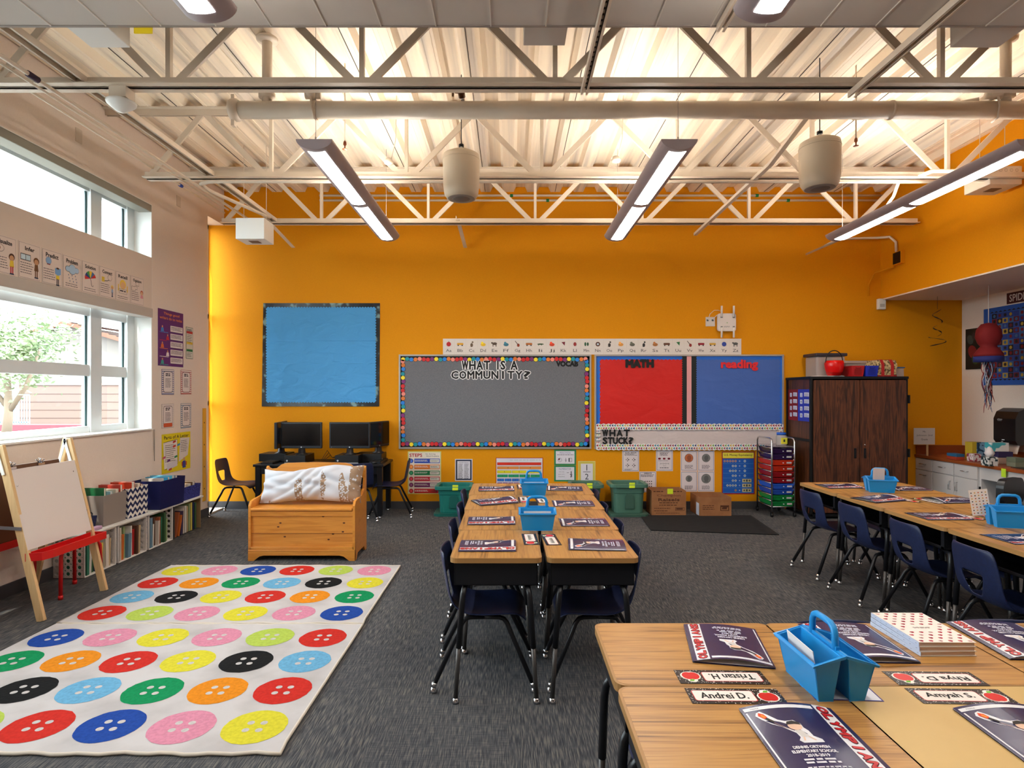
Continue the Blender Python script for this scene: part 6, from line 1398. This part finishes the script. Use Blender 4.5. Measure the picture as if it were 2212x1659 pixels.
# ================================================================ window wall papers
def lposter(name, y0, y1, z0, z1, mat, lab, fn, x=XL+.001, cat='poster', group=None):
    w_, h_ = y1-y0, z1-z0; m = MB(); m.box(0, w_, 0, h_, 0, .002, mat); fn(m, w_, h_); o = m.build(name); o.matrix_local = fr('left', x, y0, z0); return tag(o, lab, cat, group)
def purple(m, w, h):
    OR = C(236, 140, 50); m.text('Things good', w*.52, h-.045, .034, .003, OR, w=w*.62, bold=.02).text('writers do to revise', w*.5, h-.09, .032, .003, OR, w=w*.88, bold=.01)
    for i in range(5):
        y = h-.20-i*.088; m.poly(rrect(w*.47+.004, y-.034, w*.97+.004, y+.032, .006, 2), .0026, C(40, 20, 60)).poly(rrect(w*.47, y-.03, w*.97, y+.036, .006, 2), .003, C(226, 214, 214)).lines(w*.50, w*.95, y+.018, .006, .0036, INK, 3, .014, .15)
        c = [(60, 130, 200), (190, 40, 60), (220, 110, 50), (230, 220, 220), (60, 160, 150)][i]; m.disc(w*.16+.1*(i % 2), y+.012, .012, .003, C(200, 140, 100), 10).poly([(w*.12+.1*(i % 2), y), (w*.20+.1*(i % 2), y), (w*.22+.1*(i % 2), y-.04), (w*.10+.1*(i % 2), y-.04)], .003, C(*c)).lines(w*.06, w*.4, y-.052, .008, .0032, C(*c), 1)
lposter('writing_poster', 6.43, 6.925, 1.82, 2.435, C(96, 34, 110), 'purple and orange writing poster on the window wall', purple)
def tallp(m, w, h):
    m.rect(.006, .006, w-.006, h-.006, .0024, C(206, 206, 196)); 
    for y, c in ((h-.075, (196, 50, 50)), (h-.20, (220, 186, 60)), (.085, (40, 120, 70))): m.rect(.01, y, w-.01, y+.028, .003, C(*c))
    m.lines(.02, w-.02, h-.03, .008, .003, INK, 2, .014).lines(.02, w-.02, h-.095, .006, .003, INK, 5, .02).lines(.02, w-.02, .065, .006, .003, INK, 3, .018)
lposter('word_strip_poster', 6.985, 7.135, 1.925, 2.295, C(110, 130, 110), 'narrow banded paper beside the purple poster', tallp)
def wp_(bc, zig):
    def f(m, w, h):
        m.rect(.004, .004, w-.004, h-.004, .0022, C(226, 216, 212))
        for i in range(12): m.rect(.004, .006+i*(h-.012)/12, w-.004, .006+i*(h-.012)/12+.008, .0024, C(*bc))
        m.poly(rrect(.028, .022, w-.028, h-.022, .03, 4), .0028, C(*zig)).poly(rrect(.034, .028, w-.034, h-.028, .027, 4), .0031, C(226, 216, 214)).lines(w*.3, w*.72, h*.80, .012, .0034, INK, 2, .018, .1).lines(w*.28, w*.76, h*.62, .006, .0034, INK, 7, .015, .2)
    return f
lposter('writing_card', 6.50, 6.735, 1.507, 1.785, C(60, 76, 130), 'blue striped writing card under the purple poster', wp_((70, 90, 150), (40, 40, 50)))
lposter('writing_card', 6.875, 7.10, 1.51, 1.79, C(170, 60, 60), 'red patterned writing card right of the blue striped one', wp_((190, 80, 80), (110, 20, 40)))
lposter('writing_card', 6.50, 6.73, 1.14, 1.405, C(170, 160, 156), 'pale writing card with orange foot, lower row left', lambda m, w, h: (wp_((206, 196, 190), (120, 110, 110))(m, w, h), m.poly(rrect(.03, .012, w-.03, .055, .012, 3), .0036, C(196, 84, 50))))
lposter('writing_card', 6.875, 7.095, 1.12, 1.405, C(90, 120, 150), 'slate blue edged writing card, lower row right', wp_((100, 134, 164), (70, 90, 110)))
def letter(m, w, h):
    m.text('Parts of A Letter', w*.5, h-.04, .036, .003, C(40, 34, 50), w=w*.86, bold=.02)
    m.poly([(.05, .04), (.31, .08), (.30, .36), (.03, .34)], .0026, C(60, 40, 40)).poly([(.045, .045), (.305, .085), (.295, .355), (.025, .335)], .003, C(226, 220, 216)).poly([(.33, .10), (.52, .16), (.56, .36), (.36, .37)], .003, C(222, 216, 214))
    m.lines(.06, .28, .30, .006, .0036, INK, 9, .022).lines(.37, .52, .33, .006, .0036, INK, 7, .02).poly([(.10, .03), (.30, .06), (.30, .13), (.09, .10)], .0034, C(210, 206, 216))
    for x, y, c in ((.24, .33, (190, 40, 50)), (.24, .28, (200, 60, 50)), (.13, .13, (110, 50, 130)), (.27, .16, (40, 140, 90)), (.33, .29, (60, 150, 190)), (.16, .03, (190, 70, 60)), (.04, .17, (200, 90, 120))): m.poly([(x-.03, y-.012), (x+.03, y), (x+.024, y+.022), (x-.03, y+.012)], .0040, C(*c))
    m.disc(.44, .12, .022, .0038, C(210, 160, 120), 12).poly([(.405, .02), (.475, .02), (.47, .10), (.41, .10)], .0038, C(40, 60, 150)).rect(.39, .045, .41, .09, .0038, C(190, 40, 40)).rect(.475, .045, .495, .09, .0038, C(190, 40, 40))
lposter('letter_poster', 6.50, 7.08, .645, 1.075, C(226, 208, 30), 'yellow Parts of A Letter poster above the book crates', letter)
ys = tag(MB().box(0, .008, 0, .075, 0, 1.14, C(222, 170, 60, .5)).build('wooden_stick', loc=(XL+.001, 7.36, .197)), 'upright yellow measuring stick at the end of the beige wall', 'stick')
m = MB()
for i in range(4): m.add([(XL+.0094, 7.39+.01*math.cos(t), .35+i*.27+.01*math.sin(t)) for t in [k*.785 for k in range(8)]], [tuple(range(8))], BLACK)
sdots = m.build('screw', ys, loc=(-XL-.001, -7.36, -.197))
tag(MB().tube([(0, 0, 0), (0, .0, -.18), (.004, .004, -.33), (.0, .012, -.18), (0, .012, 0)], .003, C(150, 140, 130), 5).build('shade_chain', loc=(XL+.012, 6.34, 1.14)), 'thin beaded shade chain hanging below the window sill corner', 'chain')
def sk(m, x, y, s, hair, shirt, pants):
    m.rect(x-.012*s, y-.075*s, x-.003*s, y-.03*s, .0036, C(*pants)).rect(x+.003*s, y-.075*s, x+.012*s, y-.03*s, .0036, C(*pants)).poly([(x-.018*s, y-.035*s), (x+.018*s, y-.035*s), (x+.013*s, y+.008*s), (x-.013*s, y+.008*s)], .0036, C(*shirt)).disc(x, y+.03*s, .024*s, .0036, C(*hair), 14).disc(x, y+.024*s, .018*s, .0040, C(200, 150, 110), 12).rect(x-.016*s, y-.084*s, x+.016*s, y-.075*s, .0038, C(30, 50, 80))
CDT = ['Visualize', 'Infer', 'Predict', 'Problem', 'Solution', 'Connect', 'Retell', 'Opinion']
CD = C(222, 208, 200, .6)
for i, (t, y0) in enumerate(zip(CDT, (4.365, 4.60, 4.83, 5.055, 5.28, 5.505, 5.73, 5.955))):
    def f(m, w, h, i=i, t=t):
        m.rect(.006, .006, w-.006, h-.006, .0024, C(120, 110, 110)).rect(.008, .008, w-.008, h-.008, .0028, CD).text(t, w*.5, h-.045, .030 if t not in ('Opinion', 'Problem', 'Predict') else .033, .0034, C(30, 28, 32), w=w*(.42 if t == 'Infer' else .62), bold=.05)
        if i != 3 and i != 4 and i != 6: m.lines(.016, w*.66, h*.42, .005, .0034, INK, 5, .019, .15)
        else: m.lines(.03, w-.03, h*.15, .005, .0034, INK, 2, .018, .1)
        dk = C(70, 64, 64)
        if i == 0: m.disc(w*.3, h*.66, .04, .0034, dk, 16, .03).disc(w*.3, h*.66, .037, .0037, CD, 16, .027).disc(w*.26, h*.66, .016, .0040, C(150, 90, 60), 10); sk(m, w*.8, h*.36, 1.15, (70, 40, 30), (230, 200, 60), (190, 40, 50))
        elif i == 1: m.rect(w*.08, h*.50, w*.54, h*.68, .0034, dk).rect(w*.10, h*.52, w*.30, h*.66, .0038, C(200, 220, 230)).rect(w*.32, h*.52, w*.52, h*.66, .0038, C(190, 214, 226)); sk(m, w*.8, h*.42, 1.2, (110, 70, 40), (120, 80, 50), (120, 80, 50))
        elif i == 2: m.disc(w*.32, h*.68, .032, .0034, C(150, 160, 190), 16).disc(w*.32, h*.68, .026, .0038, C(130, 170, 210), 14).rect(w*.24, h*.56, w*.40, h*.59, .0038, C(130, 50, 50)); sk(m, w*.78, h*.33, 1.1, (60, 36, 30), (230, 206, 60), (60, 50, 60)); m.poly([(w*.64, h*.52), (w*.78, h*.48), (w*.93, h*.53), (w*.93, h*.35), (w*.78, h*.30), (w*.64, h*.35)], .0044, C(120, 170, 220))
        elif i == 3:
            for k, (dx, dy, r) in enumerate(((-.05, 0, .028), (0, .014, .036), (.05, 0, .028), (0, -.008, .04))): m.disc(w*.5+dx, h*.60+dy, r+.003, .0032+k*.0002, dk, 14, r*.8+.003).disc(w*.5+dx, h*.60+dy, r, .0046+k*.0002, C(170, 200, 226), 14, r*.8)
            for k in range(9): m.disc(w*.3+(k % 3)*.04+.008*(k//3), h*.42-(k//3)*.025, .0045, .0036, C(90, 110, 140), 8, .007)
        elif i == 4:
            cs = [(190, 40, 40), (60, 110, 170), (230, 190, 50), (60, 150, 80), (40, 70, 140), (200, 40, 44)]
            for k in range(6):
                a, b = math.pi*k/6+.25, math.pi*(k+1)/6+.25; m.poly([(w*.5, h*.48)]+[(w*.5+.072*math.cos(a+(b-a)*j/4), h*.48+.066*math.sin(a+(b-a)*j/4)) for j in range(5)], .0036, C(*cs[k]))
            m.tube([(w*.5, h*.49, .003), (w*.56, h*.3, .003), (w*.58, h*.25, .003), (w*.64, h*.24, .003), (w*.66, h*.28, .003)], .0022, dk, 4)
        elif i == 5: m.disc(w*.66, h*.68, .03, .0034, dk, 14).disc(w*.66, h*.68, .027, .0038, CD, 14).rect(w*.14, h*.50, w*.32, h*.66, .0036, C(220, 190, 70)).tube([(w*.32, h*.54, .003), (w*.5, h*.56, .003), (w*.62, h*.6, .003)], .003, dk, 4); sk(m, w*.82, h*.30, .8, (230, 200, 90), (150, 170, 200), (50, 60, 90))
        elif i == 6: m.disc(w*.5, h*.58, .046, .0034, C(232, 196, 70), 18).disc(w*.5, h*.55, .034, .0038, C(226, 180, 130), 16).rect(w*.16, h*.34, w*.22, h*.56, .0036, C(232, 196, 70)).rect(w*.78, h*.34, w*.84, h*.56, .0036, C(232, 196, 70)).rect(w*.22, h*.26, w*.78, h*.42, .0042, dk).rect(w*.235, h*.268, w*.765, h*.412, .0045, CD).lines(w*.28, w*.74, h*.33, .012, .0048, INK, 1, jag=.05)
        else:
            for a, b, c_, d in ((.38, .74, .62, .88), (.08, .54, .36, .70), (.3, .60, .5, .72)): m.rect(w*a, h*b-.02, w*c_, h*d-.02, .0034, dk).rect(w*a+.003, h*b-.017, w*c_-.003, h*d-.023, .0038, CD)
            m.disc(w*.84, h*.46, .024, .0036, C(190, 80, 50), 12).disc(w*.84, h*.44, .018, .0040, C(226, 180, 140), 12).poly([(w*.72, h*.26), (w*.96, h*.26), (w*.92, h*.38), (w*.76, h*.38)], .0036, C(220, 150, 160))
    lposter('reading_card', y0, y0+.215, 2.60-.185, 2.60+.095, CD, 'white reading strategy card titled %s above the window' % t, f, x=-3.764, group='reading strategy cards')
for nm in ('window_1', 'window_2', 'trim_1'): pass
